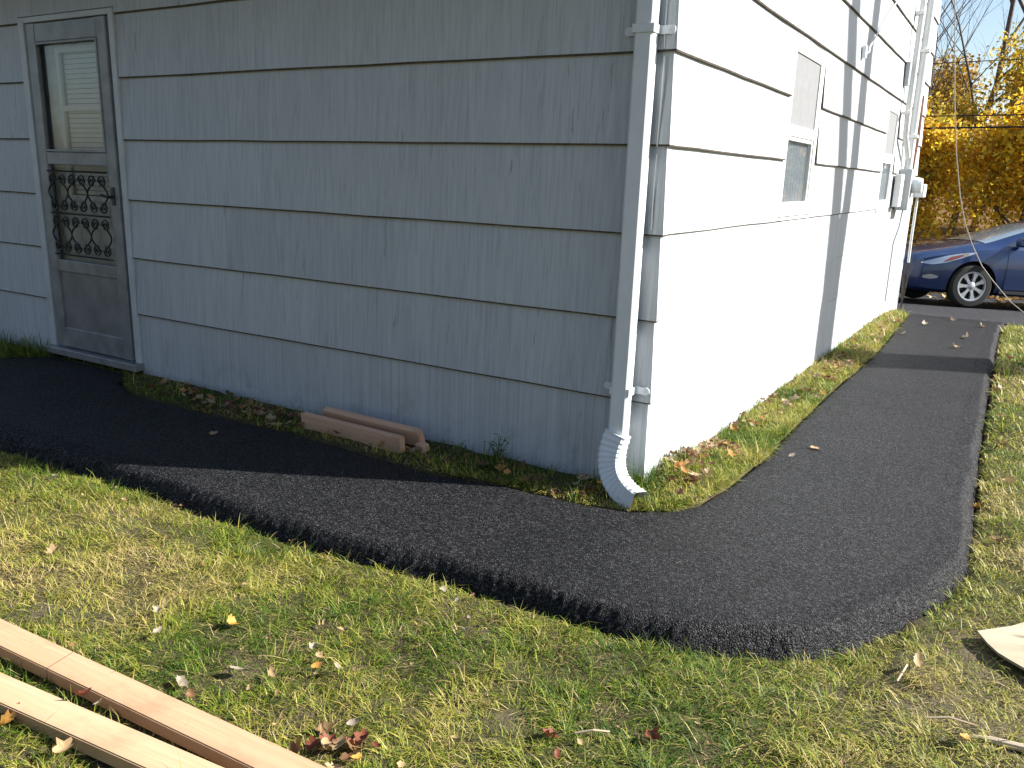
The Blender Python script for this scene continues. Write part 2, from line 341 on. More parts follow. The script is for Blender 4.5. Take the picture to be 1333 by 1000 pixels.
# ------------------------------------------------------------------ house
HX, HY = -7.5, 8.62
house = empty('house', (0, 0, -.3)); tag(house, 'pale grey shake sided house with a white downspout at its corner', 'house')
def H(o):
    o.parent = house; o.matrix_parent_inverse = Matrix.Translation((0, 0, .3)); return o
def sub(o, p):
    o.parent = p; return o
h = .356; Z0 = .294
DOOR = (-4.47, -3.47, -.4, 2.115)
WINS = [(1.86, 2.70, 1.03, 2.06), (5.66, 6.45, 1.0, 2.03)]
mb = MB()
def P3(wall, u, t, z): return (u, -t, z) if wall == 'L' else (t, u, z)
def panel(wall, u0, u1, z0, z1, zb, tb, c0=False, tb2=.021):
    """one shake course piece; zb = height of the butt, tb = how proud the butt stands"""
    tt = .004
    def T(z, u=0): return tt+((tb if abs(u) < .05 else tb2)-tt)*(1-min(1, max(0, (z-zb)/(h+.02))))
    n = max(1, int(abs(u1-u0)/.3)); us = [u0+(u1-u0)*i/n for i in range(n+1)]
    if c0 and wall == 'R': us.insert(1, .07); n += 1
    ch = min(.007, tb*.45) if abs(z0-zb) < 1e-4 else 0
    V = []
    for i, u in enumerate(us):
        jz = random.uniform(-.002, .002) if 0 < i < n and ch else 0; jt = random.uniform(-.0015, .0015) if 0 < i < n else 0
        T0 = T(z0, u); rows = [(T0*.25, z0+jz), (T0-ch*.45+jt, z0+jz), (T0+jt, z0+ch+jz), (T(z1, u), z1), (-.03, z1)]
        for t, z in rows:
            uu = u
            if c0 and i == 0: uu = t if wall == 'L' else -t
            V.append(P3(wall, uu, t, z))
    k = 5; F = []; Mi = []
    for i in range(n):
        for j in range(k-1):
            q = (i*k+j, (i+1)*k+j, (i+1)*k+j+1, i*k+j+1)
            flip = (wall == 'L') == (us[1] > us[0])
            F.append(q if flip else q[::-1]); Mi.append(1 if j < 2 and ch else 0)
    F.append(tuple(range(k))); Mi.append(1); F.append(tuple(n*k+j for j in range(k))[::-1]); Mi.append(0 if wall == 'L' else 0)  # first end cap takes the dark material: shade painted on the unlit cut face
    b = len(mb.V); mb.V += V; mb.F += [tuple(b+x for x in f) for f in F]; mb.M += Mi
def topz(wall, u):
    return 2.62 if wall == 'L' else 6
def course(wall, k):
    zb = Z0+k*h; z1 = zb+h+.018
    tb = .021; tb2 = .021 if (wall == 'L' or k >= 3) else (.010 if k == 2 else .005)
    if k == -1: z1 = zb+h+.018; zb = -.62
    ops = [DOOR] if wall == 'L' else WINS
    lo, hi = (HX, 0) if wall == 'L' else (0, HY)
    zc = sorted({zb, z1, *[v for o in ops for v in o[2:4] if zb < v < z1]})
    for za, zd in zip(zc[:-1], zc[1:]):
        zm = (za+zd)/2; iv = [(lo, hi)]
        for o in ops:
            if o[2] <= zm <= o[3]:
                iv = [p for a, b in iv for p in ((a, min(b, o[0])), (max(a, o[1]), b)) if p[1]-p[0] > .01]
        for a, b in iv:
            if wall == 'L': panel('L', b, a, za, zd, zb, tb, c0=(b == 0))
            else: panel('R', a, b, za, zd, zb, tb, c0=(a == 0), tb2=tb2)
for k in range(-1, 7): course('L', k)
for k in range(-1, 17): course('R', k)
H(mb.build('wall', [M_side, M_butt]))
# back and far walls, plain
m = MB(); m.box((HX, 8.4, -.6), (-.01, HY-.01, 4.4)); m.box((HX, .05, -.6), (HX+.2, 8.4, 4.0))
m.box((HX+.2, .14, 2.5), (-.14, 8.4, 2.56))
H(m.build('back_wall', M_side))
# roof: low eave on the door side, ridge towards the back
RY, RZ = 6.4, 5.7
m = MB()
def roofslab(y0, z0, y1, z1, th=.12):
    a, b = HX-.3, .18
    V = [(a,y0,z0),(b,y0,z0),(b,y1,z1),(a,y1,z1),(a,y0,z0-th),(b,y0,z0-th),(b,y1,z1-th),(a,y1,z1-th)]
    m.add(V, [(0,1,2,3),(7,6,5,4),(0,4,5,1),(1,5,6,2),(2,6,7,3),(3,7,4,0)])
roofslab(-.62, 2.66, RY, RZ); roofslab(RY, RZ, HY+.4, 4.25)
H(m.build('roof', M_roof))
m = MB(); m.box((HX-.3, -.60, 2.52), (.16, .02, 2.55)); H(m.build('soffit', M_soffit))
m = MB(); m.box((HX-.3, -.72, 2.54), (.18, -.625, 2.64), bev=.01); H(m.build('gutter', M_spout))
# trims the shakes die into: window boxes and door casing
def ring(m, wall, o, wid, t0, t1, mi=0, sides='lrtb', bev=.003):
    u0, u1, z0, z1 = o
    def bx(a, b, c, d):
        p, q = P3(wall, a, t0, c), P3(wall, b, t1, d)
        m.box([min(x, y) for x, y in zip(p, q)], [max(x, y) for x, y in zip(p, q)], mi, bev)
    if 'l' in sides: bx(u0, u0+wid, z0, z1)
    if 'r' in sides: bx(u1-wid, u1, z0, z1)
    if 't' in sides: bx(u0+wid, u1-wid, z1-wid, z1)
    if 'b' in sides: bx(u0+wid, u1-wid, z0, z0+wid)
for o, gl in ((WINS[0], (1.955, 2.60)), (WINS[1], (5.76, 6.36))):
    m = MB(); e = .004
    oo = (o[0]+e, o[1]-e, o[2]+e, o[3]-e)
    ring(m, 'R', oo, gl[0]-o[0]-.03, -.06, .006)
    m.box((-.06, gl[0]-.01, 1.06), (.012, gl[1]+.01, oo[2]+.06)) if False else None
    mid = o[2]+.50
    m.box((-.05, oo[0]+.065, mid-.022), (.004, oo[1]-.065, mid+.022), 0, .004)
    fr = H(m.build('window', M_white))
    u0, u1 = oo[0]+gl[0]-o[0]-.032, oo[1]-(gl[0]-o[0]-.032); zb_, zt_ = oo[2]+gl[0]-o[0]-.032, oo[3]-(gl[0]-o[0]-.032)
    m = MB(); ring(m, 'R', (u0, u1, zb_, mid-.024), .022, -.045, -.004); ring(m, 'R', (u0, u1, mid+.024, zt_), .018, -.035, .001); m.build('sash', M_white, fr)
    m = MB(); m.box((-.012, u0+.012, mid+.036), (-.008, u1-.012, zt_-.012)); m.build('insect_screen', M_screen, fr)
    m = MB(); m.add([(-.014, u0+.01, zb_+.01), (-.014, u1-.01, zb_+.01), (-.014, u1-.01, mid-.03), (-.014, u0+.01, mid-.03)], [(0, 1, 2, 3)]); m.build('pane', M_glass, fr)
    V = []; n = 40
    for i in range(n+1):
        y = oo[0]+.1+(oo[1]-oo[0]-.2)*1.0*i/n; V += [(-.036+.008*math.sin(i*1.3), y, zb_), (-.036+.007*math.sin(i*1.3), y, mid)]
    mesh_obj('curtain', V, [(2*i, 2*i+2, 2*i+3, 2*i+1) for i in range(n)], M_curtain, fr, True)
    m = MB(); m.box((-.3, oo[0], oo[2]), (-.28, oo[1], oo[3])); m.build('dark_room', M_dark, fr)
    m = MB(); m.box((-.02, oo[0]-.0, o[2]-.018), (.016, oo[1]+.0, o[2]+.0), 0, .003); m.build('sill', M_white, fr)
# door -----------------------------------------------------------------
m = MB(); D0, D1, DZ = -4.36, -3.56, 2.055
m.box((-4.466, -.028, -.06), (-4.405, .12, 2.11), 0, .004); m.box((-3.52, -.028, -.06), (-3.474, .12, 2.11), 0, .004); m.box((-4.405, -.026, 2.075), (-3.52, .12, 2.11), 0, .004)
m.box((-4.405, .0, -.06), (-4.375, .12, 2.075), 0, .002); m.box((-3.548, .0, -.06), (-3.52, .12, 2.075), 0, .002)
H(m.build('door_casing', M_trim))
m = MB(); m.box((-4.47, -.075, -.075), (-3.46, .12, -.025), 0, .006); H(m.build('threshold', M_alum))
m = MB(); y0, y1 = -.03, .002
m.box((-4.374, y0, -.02), (-4.285, y1, 2.07), 0, .005); m.box((-3.64, y0, -.02), (-3.549, y1, 2.07), 0, .005)
m.box((-4.285, y0+.002, 1.955), (-3.64, y1, 2.068), 0, .005); m.box((-4.285, y0+.002, 1.205), (-3.64, y1, 1.285), 0, .005)
m.box((-4.285, y0+.002, .505), (-3.64, y1, .585), 0, .005); m.box((-4.285, y0+.002, -.018), (-3.64, y1, .12), 0, .005)
sd = H(m.build('storm_door', M_alum))
m = MB(); m.box((-4.285, -.016, .12), (-3.64, -.010, .505)); m.build('kick_panel', M_panel, sd)
for a, b in ((1.285, 1.955), (.585, 1.205)):
    m = MB(); m.add([(-4.288, -.006, a-.003), (-3.637, -.006, a-.003), (-3.637, -.006, b+.003), (-4.288, -.006, b+.003)], [(0, 1, 2, 3)]); m.build('pane', M_glass, sd)
m = MB(); ring(m, 'L', (-4.287, -3.638, 1.287, 1.953), .014, .022, .036, bev=.002); m.build('glazing_bead', M_alum, sd)
m = MB(); m.tube([(-3.60, -.03, 1.02), (-3.60, -.07, 1.02), (-3.66, -.075, 1.03)], .009, 8); m.box((-3.615, -.037, .97), (-3.585, -.029, 1.08), 0, .003); m.build('handle', M_iron, sd)
# wrought iron scroll grille
m = MB(); gy_ = -.040; R = .0055
def W(pts): m.tube([(x, gy_, z) for x, z in pts], R, 6)
def spiral(cx, cz, r, a0, turns, d=1, n=22):
    return [(cx+r*(1-.80*i/n)*math.cos(a0+d*turns*2*math.pi*i/n), cz+r*(1-.80*i/n)*math.sin(a0+d*turns*2*math.pi*i/n)) for i in range(n+1)]
gl, gr_, gb, gt = -4.28, -3.645, .60, 1.19
for z in (1.165, .895, .625): W([(gl, z), (gr_, z)])
def scurve(x0, z0, x1, z1, d0, d1, r=.055, n=14):
    """an S bar between two points finished by a curl at each end"""
    pts = [(x0+(x1-x0)*t+.10*math.sin(t*math.pi*2)*0, z0+(z1-z0)*t) for t in [i/n for i in range(n+1)]]
    return pts
xc = [gl+.105, (gl+gr_)/2, gr_-.105]
for za, zb_ in ((1.165, .895), (.895, .625)):
    for c in xc:
        for sgn in (-1, 1):
            bar = []
            for i in range(17):
                t_ = i/16; bar.append((c+sgn*(.018+.088*math.sin(math.pi*t_)**1.3), za-.045-(za-zb_-.09)*t_))
            W(bar)
            W(spiral(c+sgn*.054, za-.058, .040, math.pi if sgn > 0 else 0, 1.55, -sgn, 26)); W(spiral(c+sgn*.054, zb_+.058, .040, math.pi if sgn > 0 else 0, 1.55, sgn, 26))
autosmooth(m.build('scroll_grille', M_iron, sd), 60)
m = MB(); m.box((-4.374, .045, -.02), (-3.549, .085, 1.00)); m.box((-4.374, .045, 1.0), (-4.16, .085, 2.07)); m.box((-3.66, .045, 1.0), (-3.549, .085, 2.07)); m.box((-4.16, .045, 1.92), (-3.66, .085, 2.07))
idr = H(m.build('inner_door', M_door))
m = MB(); ring(m, 'L', (-4.17, -3.65, .98, 1.93), .035, -.043, -.024, bev=.003); m.box((-4.14, .024, 1.54), (-3.68, .04, 1.575), 0, .003); m.build('sash', M_blind, idr)
m = MB()
for i in range(30): m.box((-4.14, .060, 1.02+i*.03), (-3.69, .066, 1.046+i*.03))
m.build('blind', M_blind, idr)
# downspout -------------------------------------------------------------
def rect_sweep(m, P, fr, hw, hd, rib=0, cap=True):
    """P points, fr list of (side, front) unit vectors"""
    V = []; n = 0
    for i, p in enumerate(P):
        s_, f_ = fr[i]; k = 1-(rib if i % 2 else 0)
        c = .010
        pts = [(-hw+c, -hd), (hw-c, -hd), (hw, -hd+c), (hw, hd-c), (hw-c, hd), (-hw+c, hd), (-hw, hd-c), (-hw, -hd+c)]
        n = len(pts)
        for a, b in pts: V.append(tuple(np.array(p)+np.array(s_)*a*k+np.array(f_)*b*k))
    F = [(i*n+j, i*n+(j+1) % n, (i+1)*n+(j+1) % n, (i+1)*n+j) for i in range(len(P)-1) for j in range(n)]
    F.append(tuple(range(n))[::-1])
    m.add(V, F)
m = MB(); sx, sy = -.092, -.064
rect_sweep(m, [(sx, sy-.02, .15), (sx, sy-.01, .5), (sx, sy, 1.7), (sx, sy, 2.30), (sx, sy-.1, 2.42), (sx, -.60, 2.50), (sx, -.67, 2.55)], [((1,0,0),(0,-1,0))]*4+[((1,0,0),(0,-.8,-.6))]*2+[((1,0,0),(0,-1,0))], .040, .030)
ds = H(m.build('downspout', M_spout))
m = MB(); pts = []; frs = []; n = 30
A, B, Cc = np.array([sx, sy-.022, .165]), np.array([sx-.060, sy-.06, -.050]), np.array([.072, -.205, -.082])
for i in range(n+1):
    t = i/n; p = (1-t)**2*A+2*t*(1-t)*B+t*t*Cc; tg = 2*(1-t)*(B-A)+2*t*(Cc-B); tg /= np.linalg.norm(tg)
    s0 = np.array([1, 0, 0])*(1-t)+np.array([.55, -.05, .80])*t; s0 -= tg*(s0@tg); s0 /= np.linalg.norm(s0); f0 = np.cross(s0, tg); f0 = f0 if f0 @ np.array([0, -1, .3]) > 0 else -f0
    pts.append(p); frs.append((s0, f0))
rect_sweep(m, pts, frs, .052, .044, .06)
autosmooth(m.build('elbow', M_spout, ds), 20)
for z in (1.795, .352):
    m = MB(); yy = sy-.0325-(.006 if z < 1 else 0)
    m.box((sx-.045, yy-.003, z-.016), (sx+.045, yy, z+.016), 0, .001)
    for s_ in (-1, 1):
        xx = sx+s_*.0435
        m.box((xx-.0015, yy-.0028, z-.0158), (xx+.0015, -.026, z+.0158))
        xa, xb = sorted((xx+s_*.0015, xx+s_*.045)); m.box((xa, -.029, z-.016), (xb, -.0255, z+.016), 0, .001)
        m.tube([(xx+s_*.045, -.0296, z), (xx+s_*.045, -.0250, z)], .0175, 16)
        m.tube([(xx+s_*.040, -.0315, z), (xx+s_*.040, -.0285, z)], .0035, 8)
    m.build('strap', M_spout, ds)
# pale caulk bead beside the corner
m = MB()
for a, b in ((1.73, 2.40), (1.36, 1.70), (1.03, 1.33)):
    zs = np.linspace(a, b, 14); m.tube([(-.030+.003*math.sin(zz_*9), -.0235+.012*(zz_-a)/.36*.4, zz_) for zz_ in zs], [.0012+.0024*abs(math.sin(q*5)) for q in zs], 6)
H(m.build('caulk_bead', M_white))
# services on the sunny wall ---------------------------------------------
m = MB(); m.tube([(.075, 6.47, 6.0), (.075, 6.47, 1.95), (.075, 6.52, 1.75), (.075, 6.95, 1.55)], .028, 12)
for z in (2.9, 1.95): m.box((.02, 6.42, z), (.105, 6.52, z+.03))
autosmooth(H(m.build('conduit', M_white)))
m = MB(); m.tube([(.085, 7.03, 6.4), (.085, 7.03, 1.40)], .042, 14); m.box((.02, 6.97, 2.62), (.14, 7.09, 2.65)); m.box((.02, 6.97, 1.75), (.14, 7.09, 1.78))
autosmooth(H(m.build('conduit', M_white)))
m = MB(); m.box((.025, 6.86, .98), (.15, 7.22, 1.42), 0, .01); mt = H(m.build('electric_meter', M_metergrey))
m = MB(); m.lathe([(0, .10), (.075, .10), (.085, .06), (.085, 0)], 24); me_ = m.build('meter_dial', M_spout, mt); me_.rotation_euler = (0, 0, -math.pi/2); me_.location = (.15, 7.04, 1.25)
m = MB(); m.box((.025, 6.58, 1.02), (.09, 6.80, 1.36), 0, .008); H(m.build('junction_box', M_white))
m = MB(); m.box((.02, 8.25, 1.11), (.16, 8.52, 1.27), 0, .01); m.tube([(.08, 8.4, 1.11), (.08, 8.4, .6), (.08, 8.46, .3)], .016, 8); H(m.build('gas_meter', M_white))
m = MB(); m.tube([(.07, 7.46, 2.22), (.075, 7.46, 1.8), (.065, 7.47, 1.42)], [.03, .036, .032], 10); autosmooth(H(m.build('rusty_pipe', M_rust)))
m = MB(); m.box((.02, 5.52, 2.30), (.05, 5.62, 2.46), 0, .004) if False else m.box((.02, 6.28, 2.22), (.06, 6.40, 2.44), 0, .004); H(m.build('vent_cover', M_metergrey))
m = MB(); m.tube([(.10, 6.95, .98), (.09, 6.93, .8), (.045, 7.0, .62), (.04, 7.05, .30), (.04, 7.06, -.05)], .009, 6)
autosmooth(H(m.build('service_cable', M_metergrey)))
m = MB(); m.tube([(.03, 3.86, 2.19), (.06, 3.90, 2.22), (.05, 3.97, 2.27), (.04, 4.27, 2.40), (.04, 4.6, 2.56), (.03, 4.96, 2.72), (.03, 5.6, 3.0)], .006, 6); m.box((.02, 3.82, 2.17), (.05, 3.88, 2.26), 0, .004)
H(m.build('cable_hook', M_spout))
m = MB()
for i in range(9):
    a = random.uniform(0, 6.28); m.tube([(.06, 8.56, -.3), (.07+.05*math.cos(a), 8.58+.06*math.sin(a), .1), (.07+.11*math.cos(a), 8.6+.1*math.sin(a), .25+.25*random.random())], [.006, .004, .002], 5)
H(m.build('dead_vine', M_bark))

# neighbouring house across the yard: it closes off the low sky behind the viewer and shows in the door glass
nb = empty('neighbour_house', (-6, -10.5, -.3)); tag(nb, 'dark brown neighbouring house across the yard, mirrored in the door glass', 'house')
M_brown = simple('brown_clapboard', (.06, .055, .052), .7, var=.2, scale=3)
m = MB()
for k in range(26): m.add([(-9, .0+.012, k*.2), (9, .012, k*.2), (9, .0, k*.2+.2), (-9, .0, k*.2+.2)], [(3, 2, 1, 0)])
m.box((-9, -8, 0), (9, -.02, 5.2)); m.build('wall', M_brown, nb)
m = MB(); m.add([(-9.4, .5, 5.0), (9.4, .5, 5.0), (9.4, -4, 7.4), (-9.4, -4, 7.4), (-9.4, -8.5, 5.0), (9.4, -8.5, 5.0)], [(0, 1, 2, 3), (3, 2, 5, 4), (0, 3, 4), (1, 5, 2)]); m.build('roof', M_roof, nb)
for wx in (-6.5, -2, 2.5, 6.5):
    for wz in (.9, 3.2):
        m = MB(); m.box((wx-.5, .02, wz), (wx+.5, .06, wz+1.2), 0, .01); f_ = m.build('window', M_white, nb); m = MB(); m.box((wx-.42, .05, wz+.08), (wx+.42, .064, wz+1.12)); m.build('pane', NT('dark_pane').set(col=(.03, .035, .04), rough=.05).m, f_)
# ------------------------------------------------------------------ loose timber
def wood_mat(name, a, b, ax_='x', seam=None):
    t = NT(name); sc = (1.6, 38, 38); v = t.pos(sc); g = t.noise(1, 5, .65, v, .6); v2 = t.pos((.5, 12, 12)); g2 = t.noise(1, 3, .5, v2); v3 = t.pos((90, 90, 90)); sp = t.noise(.25, 2, .5, v3)
    col = t.ramp(g, [(.25, a), (.75, b)]); col = t.mix(t.math('MULTIPLY', t.ramp(g2, [(.45, 0), (.7, 1)]), .4), col, tuple(c*.7 for c in a))
    v4 = t.pos((2.2, 9, 9)); vo = t.n('ShaderNodeTexVoronoi', feature='F1'); vo.inputs['Scale'].default_value = 1.3; t.l(v4, vo.inputs['Vector'])
    col = t.mix(t.math('MULTIPLY', t.ramp(vo.outputs['Distance'], [(.05, 1), (.13, 0)]), .7), col, tuple(c*.38 for c in a))
    v5 = t.pos((1, 2, 2)); col = t.mix(t.math('MULTIPLY', t.ramp(t.noise(5, 4, .7, v5), [(.52, 0), (.75, 1)]), .45), col, tuple(c*.55 for c in a))
    if seam is not None:
        tc = t.n('ShaderNodeTexCoord'); s_ = t.n('ShaderNodeSeparateXYZ'); t.l(tc.outputs['Object'], s_.inputs[0])
        d = t.math('ABSOLUTE', t.math('SUBTRACT', t.math('ADD', s_.outputs[0], t.math('MULTIPLY', s_.outputs[1], .15)), seam)); k = t.math('LESS_THAN', d, .0014)
        col = t.mix(t.math('MULTIPLY', k, .85), col, (.06, .04, .03))
    t.set(col=col, rough=.7, spec=.25); t.bump(g, .25, .003); return t.m
def board(name, label, cat, p, q, wid, th, ztop, mat, group=None, tilt=0, zs=None):
    """a sawn board whose far top edge runs p -> q"""
    p, q = np.array(p), np.array(q); L = np.linalg.norm(q-p); a = math.atan2(q[1]-p[1], q[0]-p[0]); import bmesh
    bm = bmesh.new(); bmesh.ops.create_cube(bm, size=1)
    for v in bm.verts: v.co = Vector((v.co.x*L, v.co.y*wid, v.co.z*th))
    bmesh.ops.bevel(bm, geom=bm.edges[:], offset=.003, segments=2, affect='EDGES')
    me = bpy.data.meshes.new(name); bm.to_mesh(me); bm.free(); me.materials.append(mat); o = link(bpy.data.objects.new(name, me))
    c = (p+q)/2+np.array([math.sin(a), -math.cos(a)])*wid/2
    o.location = (c[0], c[1], ztop-th/2); o.rotation_euler = (tilt, 0, a); return tag(o, label, cat, group)
WA, WB = (.42, .26, .148), (.56, .38, .235)
board('lumber_board', 'long sawn board with a dark cut line across it, lying on the lawn', 'board', (-1.95, -2.158), (.42, -2.044), .091, .040, -.115, wood_mat('fresh_sawn_pine', WA, WB, seam=-.075))
board('lumber_board', 'long pale sawn board lying in the grass corner, outermost of the two lawn boards', 'board', (-1.75, -2.352), (.30, -2.146), .088, .040, -.118, wood_mat('pale_sawn_pine', (.46, .30, .17), (.58, .42, .265)))
M_off = wood_mat('reddish_offcut_pine', (.56, .33, .21), (.72, .47, .32))
board('timber_offcut', 'short reddish timber offcut on edge beside the asphalt, in front of a second one', 'offcut', (-1.83, -.20), (-1.150, -.222), .040, .088, -.018, M_off, tilt=.10)
board('timber_offcut', 'short reddish timber offcut leaning behind another one against the house wall', 'offcut', (-1.755, -.110), (-1.105, -.126), .040, .090, .004, M_off, tilt=.35)
board('timber_offcut', 'tiny timber block lying at the end of the two reddish offcuts', 'offcut', (-1.115, -.135), (-1.055, -.15), .045, .04, -.06, M_off, tilt=.2)
# broken plywood sheet
pl = [(1.340,-.478),(1.372,-.545),(1.400,-.588),(1.432,-.618),(1.468,-.648),(1.60,-.70),(1.78,-.66),(1.82,-.42),(1.66,-.30),(1.50,-.33),(1.43,-.41)]
m = MB(); n = len(pl); zf = lambda x, y: -.118+.11*(x-1.34)+.05*(y+.5)
m.add([(x, y, zf(x, y)) for x, y in pl]+[(x+.003, y+.003, zf(x, y)-.011) for x, y in pl], [tuple(range(n))[::-1], tuple(range(n, 2*n))]+[(i, (i+1) % n, n+(i+1) % n, n+i) for i in range(n)])
tag(m.build('plywood_scrap', wood_mat('pale_plywood', (.42, .36, .25), (.54, .47, .34))), 'pale broken plywood scrap propped on bare soil beside the path curve', 'plywood')
m = MB(); m.tube([(1.33, -1.055, -.142), (1.40, -1.05, -.128), (1.50, -1.03, -.13), (1.62, -1.04, -.12)], [.006, .010, .011, .009], 8)
tag(autosmooth(m.build('broken_stick', wood_mat('pale_stick', (.45, .36, .25), (.58, .48, .36)))), 'pale broken stick lying on bare soil below the plywood scrap', 'stick')

# ------------------------------------------------------------------ grass
def grass_mat(name='grass_blades', tr_=.3):
    t = NT(name); at = t.n('ShaderNodeAttribute', attribute_name='tint'); t.set(col=at.outputs['Color'], rough=.5, spec=.3)
    tr = t.n('ShaderNodeBsdfTranslucent'); t.l(at.outputs['Color'], tr.inputs[0]); mx = t.n('ShaderNodeMixShader'); mx.inputs[0].default_value = tr_
    t.l(t.b.outputs[0], mx.inputs[1]); t.l(tr.outputs[0], mx.inputs[2]); t.l(mx.outputs[0], t.o.inputs[0]); return t.m
M_grass = grass_mat()
PAL = np.array([(.045,.095,.010),(.095,.165,.016),(.19,.235,.026),(.31,.31,.045),(.44,.37,.10),(.52,.42,.20),(.24,.15,.07)])
BLOCK = [np.array([(-1.95,-2.158),(.42,-2.044),(.424,-2.135),(-1.946,-2.249)]), np.array([(-1.75,-2.352),(.30,-2.146),(.308,-2.233),(-1.742,-2.44)]), np.array([(-1.83,-.19),(-1.15,-.21),(-1.15,-.27),(-1.83,-.25)]), np.array([(-1.755,-.11),(-1.105,-.126),(-1.105,-.18),(-1.755,-.17)]), np.array(pl)]
def blades(P, hgt, wid, green, flat, tall=None):
    """P (n,2) root points; green 0 straw..1 green; returns numpy verts / colours"""
    n = len(P); z = ground_z(P, False); az = np.pi*1.6*fbm(P, 9, 91, 2)+rng.normal(0, 1.1, n); lean = np.clip(rng.normal(flat, .28, n), .05, 1.35)
    tuft = 1+.45*fbm(P, 13, 97, 2); L = hgt*tuft*np.clip(rng.lognormal(-.05, .38, n), .4, 2.2)
    wd = wid*(.7+.6*rng.random(n)); dirx, diry = np.cos(az), np.sin(az)
    curve = rng.uniform(.1, .9, n)
    def pt(s):
        a = lean+curve*s*s; return L*s*np.sin(np.minimum(a, 1.5)), L*s*np.cos(np.minimum(a, 1.5))
    sx_, sy_ = -np.sin(az+rng.normal(0, .5, n)), np.cos(az+rng.normal(0, .5, n))
    rows = []
    for s, k in ((0, 1.), (.55, .8), (1., .0)):
        r, hh = pt(s); b = np.column_stack([P[:, 0]+dirx*r, P[:, 1]+diry*r, z-.004+hh])
        o = np.column_stack([sx_, sy_, np.zeros(n)])*(wd*k/2)[:, None]
        rows += [b-o, b+o] if k > 0 else [b]
    V = np.stack(rows, 1).reshape(-1, 3)
    g = np.clip(green+rng.normal(0, .22, n), 0, 1); f = (1-g)*5.4
    i0 = np.clip(f.astype(int), 0, 5); fr = (f-i0)[:, None]; col = PAL[i0]*(1-fr)+PAL[np.minimum(i0+1, 6)]*fr
    col = col*(.8+.4*rng.random((n, 1)))
    cc = np.repeat(np.column_stack([col, np.ones(n)]), 5, 0)
    base = (np.arange(n)*5)[:, None]; q = base+np.array([0, 1, 3, 2]); t3 = base+np.array([2, 3, 4])
    loops = np.concatenate([q.ravel(), t3.ravel()]); sizes = np.concatenate([np.full(n, 4), np.full(n, 3)])
    return V, loops, sizes, cc
def sample(x0, x1, y0, y1, dens, cond):
    n = int((x1-x0)*(y1-y0)*dens); P = np.column_stack([rng.uniform(x0, x1, n), rng.uniform(y0, y1, n)]); P = P[~inside(P, PATH)]
    for b in BLOCK: P = P[~inside(P, b)]
    return P[cond(P)]
def join(parts):
    V = []; Lp = []; S4 = []; S3 = []; L4 = []; L3 = []; cc = []; o = 0
    for v, l, s, c in parts:
        n = len(v)//5; L4.append(l[:4*n]+o); L3.append(l[4*n:]+o); V.append(v); cc.append(c); o += len(v)
    a, b = np.concatenate(L4), np.concatenate(L3)
    return np.concatenate(V), np.concatenate([a, b]), np.concatenate([np.full(len(a)//4, 4), np.full(len(b)//3, 3)]), np.concatenate(cc)
def lawn_green(P):
    g = .50+.30*fbm(P, 1.7, 61)+.20*fbm(P, 5, 67)
    g -= .30*np.exp(-(((P[:, 0]+1.35)/.6)**2+((P[:, 1]+1.75)/.4)**2))
    g += .15*np.clip((P[:, 0]-.0), 0, 1)*np.clip(-(P[:, 1]+1.2)*2, 0, 1)
    return g
parts = []
front = lambda P: rng.random(len(P)) > dirt_amt(P)*.9
P = sample(-3.2, 2.2, -2.75, -.5, 30000, lambda P: front(P) & (rng.random(len(P)) < .68+.45*np.clip(fbm(P, 10, 71), -1, 1)) & ((P[:, 1] < -.6) | (P[:, 0] > .9)))
parts.append(blades(P, .035, .0023, lawn_green(P), .85))
P = sample(-3.2, 2.2, -2.75, -.5, 2600, lambda P: front(P) & ((P[:, 1] < -.6) | (P[:, 0] > .9)))      # longer stray blades
parts.append(blades(P, .052, .0025, lawn_green(P)+.12, .85))
P = sample(-3.2, 2.2, -2.75, -.5, 3600, lambda P: ((P[:, 1] < -.6) | (P[:, 0] > .9)))                      # dead thatch lying flat
parts.append(blades(P, .050, .0026, np.clip(.10+.10*fbm(P, 12, 93), 0, 1), 1.3))
P = sample(1.1, 2.6, -.5, 1.6, 9000, lambda P: (P[:, 0] > 1.2) & front(P)); parts.append(blades(P, .038, .0032, lawn_green(P)+.05, .7))
P = sample(1.1, 3.6, 1.6, 8.0, 3200, lambda P: (P[:, 0] > 1.2)); parts.append(blades(P, .045, .006, lawn_green(P), .7))
V, l, s, c = join(parts)
tag(np_mesh('grass', V, l, s, M_grass, colors={'tint': c}, smooth=True), 'patchy green and straw coloured autumn lawn grass', 'grass', kind='stuff')
parts = []
P = sample(.02, .36, -.35, 2.5, 17000, lambda P: (P[:, 0] > .025)); g = .62+.3*fbm(P, 4, 81); parts.append(blades(P, .050, .0032, g, .6))
P = sample(-.9, .37, -.45, 2.5, 30000, lambda P: (seg_dist(P, INN) < .06) & (rng.random(len(P)) < .75+.5*fbm(P, 9, 85))); parts.append(blades(P, .036, .0032, .55+.3*fbm(P, 4, 81), .75))
P = sample(.0, .37, 2.5, 8.0, 9000, lambda P: (seg_dist(P, INN) < .07)); parts.append(blades(P, .045, .0045, .5+.3*fbm(P, 4, 81), .75))
P = sample(.02, .36, 2.5, 8.0, 6000, lambda P: (P[:, 0] > .025)); g = .50+.3*fbm(P, 3, 83); parts.append(blades(P, .060, .005, g, .6))
P = sample(-.20, .12, -.30, .10, 12000, lambda P: ((P[:, 1] < -.025) | (P[:, 0] > .025)) & ~((np.abs(P[:, 0]+.05) < .12) & (P[:, 1] < -.07))); parts.append(blades(P, .055, .0034, np.full(len(P), .95), .35))
P = sample(-.03, .05, -.09, .06, 26000, lambda P: (P[:, 1] < -.025) | (P[:, 0] > .025)); parts.append(blades(P, .12, .0036, np.full(len(P), .95), .3))
